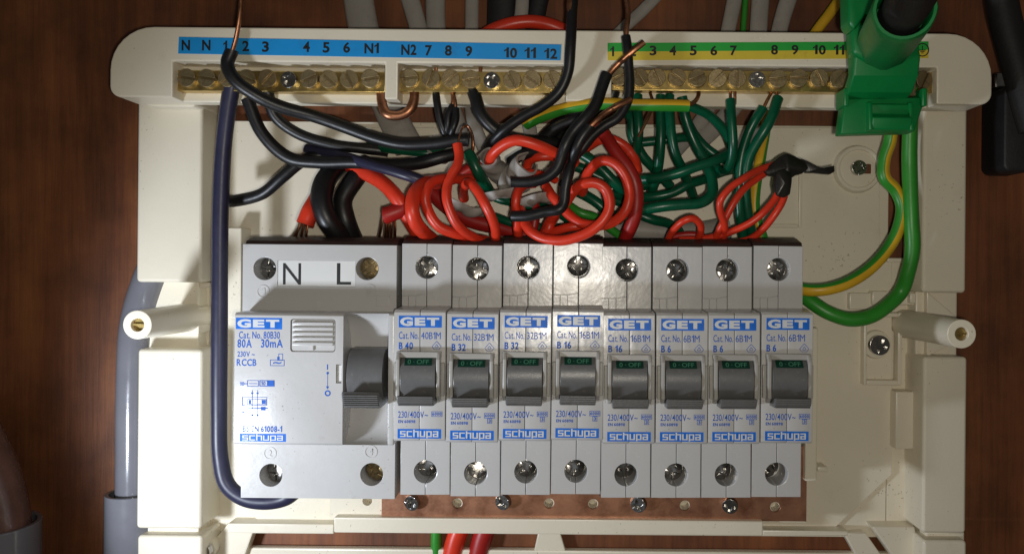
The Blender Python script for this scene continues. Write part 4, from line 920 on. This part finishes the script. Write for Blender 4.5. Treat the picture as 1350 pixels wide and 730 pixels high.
# raised finger grip with a hollow behind its lip
m = M(); m.slab([(P(1165, y, 60)[1], h) for y, h in ((134, 57), (137, 59.5), (150, 58.8), (156, 61.5), (171, 60.5), (174, 57))], P(1150, 150, 61)[0], P(1203, 150, 61)[0]); m.build('finger_grip', MT['clamp'], cl, bevel=0.6, seg=3, angle=25)
for l, r in ((1146, 1152), (1200, 1206)):
    m = M(); m.slab([(P(1165, y, 60)[1], h) for y, h in ((132, 57), (135, 60), (172, 61), (174, 57))], P(l, 150, 61)[0], P(r, 150, 61)[0]); m.build('grip_rib', MT['clamp'], cl, bevel=0.5)
# tilted sleeve with the cable
s0_, s1_ = Vector(P(1162, 64, 60)), Vector(P(1193, 12, 112)); ax = (s1_-s0_)
def ring(m, secs, n=30):
    """closed sleeve from sections (t along the axis, radius, how flat-sided)"""
    d = ax.normalized(); N = (Vector((1, 0, 0))-d*d.x).normalized(); B = d.cross(N); o = len(m.v)
    for t, r, fl in secs:
        for k in range(n):
            a = 2*math.pi*k/n; b = (a % (math.pi/4))-math.pi/8; rr = r*(1-fl+fl*math.cos(math.pi/8)/math.cos(b))
            m.v.append(tuple(s0_+ax*t+(N*math.cos(a)+B*math.sin(a))*rr))
    S = len(secs)
    for i in range(S-1):
        for k in range(n): m.f.append((o+i*n+k, o+i*n+(k+1) % n, o+(i+1)*n+(k+1) % n, o+(i+1)*n+k)); m.m.append(0)
    m.f += [tuple(o+k for k in range(n-1, -1, -1)), tuple(o+(S-1)*n+k for k in range(n))]; m.m += [0, 0]
m = M(); ring(m, [(0, 8.4, 1), (.02, 9.0, 1), (.5, 9.5, 1), (.93, 9.3, .7), (.98, 9.0, .4), (1, 8.5, .2), (1, 7.6, 0), (.98, 7.2, 0), (.7, 6.9, 0)])
m.build('sleeve', MT['clamp'], cl)
m = M(); pts = []; rad = []
q = spline([tuple(s0_+ax*.74), tuple(s0_+ax*.95), P(1203, -4, 121), P(1212, -30, 134), P(1224, -70, 150)], 14)
for i, p in enumerate(q): pts.append(p); rad.append(5.9+(0.35 if i % 2 else 0))
m.tube(pts, rad, 20); m.build('cable', MT['rubber'], cl)
m = M(); m.prism(pp([(1118, -20), (1119, 30), (1127, 40), (1134, 30), (1142, 20), (1160, 14), (1162, -20)], 74), 65, 74); m.build('upper_arm', MT['clamp'], cl, bevel=1.2, seg=3)
m = M(); m.prism(pp([(1122, 36), (1125, 70), (1150, 84), (1158, 30), (1142, 24)], 70), 63, 70); m.build('arm_root', MT['clamp'], cl, bevel=1.4, seg=3)

# ------------------------------------------------------------------ black lead and clip at the board's edge
wire('black_lead', 'thick black lead hanging at the edge of the board', 'cable', [(1316, -40, 30), (1322, 10, 30), (1334, 60, 32), (1348, 110, 34), (1366, 170, 36)], 20, 'rubber', sides=18)
hd = thing('black_clip', 'black clip handle hanging beside the thick black lead', 'clip', P(1340, 226, 10))
m = M(); q0, q1 = P(1324, 226, 26), P(1368, 112, 26); m.prism(rounded(q0[0], q1[0], q0[1], q1[1], (3, 3, 3, 3), 5), 8, 26); m.build('handle', MT['rubber'], hd, bevel=1.2, seg=3)
m = M(); q0, q1 = P(1312, 116, 18), P(1330, 96, 18); m.box(q0[0], q1[0], q0[1], q1[1], 10, 18); m.build('jaw', MT['steel'], hd, bevel=0.8)

# ------------------------------------------------------------------ pipes at the other side
pc = thing('grey_conduit', 'shiny grey conduit pipe standing in a wider grey socket against the box', 'pipe', P(170, 730, 2))
def vpipe(px0, px1, y0, y1, hc):
    a, b = P(px0, y0, hc), P(px1, y1, hc); return a, b
m = M(); m.tube(spline([P(214, 330, 11), P(196, 372, 11), P(181, 425, 11), P(176, 500, 11), P(175, 600, 11), P(174, 720, 11)], 8), 6.4, 32); m.build('pipe', MT['conduit'], pc)
m = M(); x, z0, _ = P(168, 652, 15); _, z1, _ = P(168, 790, 15)
nn = 32
for (ro, ri, za, zb_) in ((10.2, 8.6, z0, z1),):
    vs = []; fs = []
    for z in (za, zb_):
        for rr in (ro, ri): vs += [(x+rr*math.cos(2*math.pi*i/nn), z, 11+rr*math.sin(2*math.pi*i/nn)) for i in range(nn)]
    for i in range(nn):
        j = (i+1) % nn; fs += [(i, j, nn+j, nn+i), (i, 2*nn+i, 2*nn+j, j), (nn+i, nn+j, 3*nn+j, 3*nn+i), (2*nn+i, 3*nn+i, 3*nn+j, 2*nn+j)]
    m.add(vs, fs)
m.build('socket', MT['conduit'], pc, bevel=0.3)
pb_ = thing('brown_pipe', 'shiny brown pipe bend entering a dark grey collar at the corner of the board', 'pipe', P(0, 730, 2))
m = M(); q = spline([P(-90, 540, 18), P(-62, 590, 20), P(-40, 640, 21), P(-28, 690, 21), P(-24, 760, 21)], 8); m.tube(q, 17.5, 32); m.build('bend', MT['brownpipe'], pb_)
m = M(); x, z0, _ = P(-22, 690, 21); vs = []; fs = []
for z in (z0, z0-40):
    for rr in (19.8, 17.8): vs += [(x+rr*math.cos(2*math.pi*i/nn), z, 21+rr*math.sin(2*math.pi*i/nn)) for i in range(nn)]
for i in range(nn):
    j = (i+1) % nn; fs += [(i, j, nn+j, nn+i), (i, 2*nn+i, 2*nn+j, j), (nn+i, nn+j, 3*nn+j, 3*nn+i), (2*nn+i, 3*nn+i, 3*nn+j, 2*nn+j)]
m.add(vs, fs); m.build('collar', MT['conduit'], pb_, bevel=0.4)
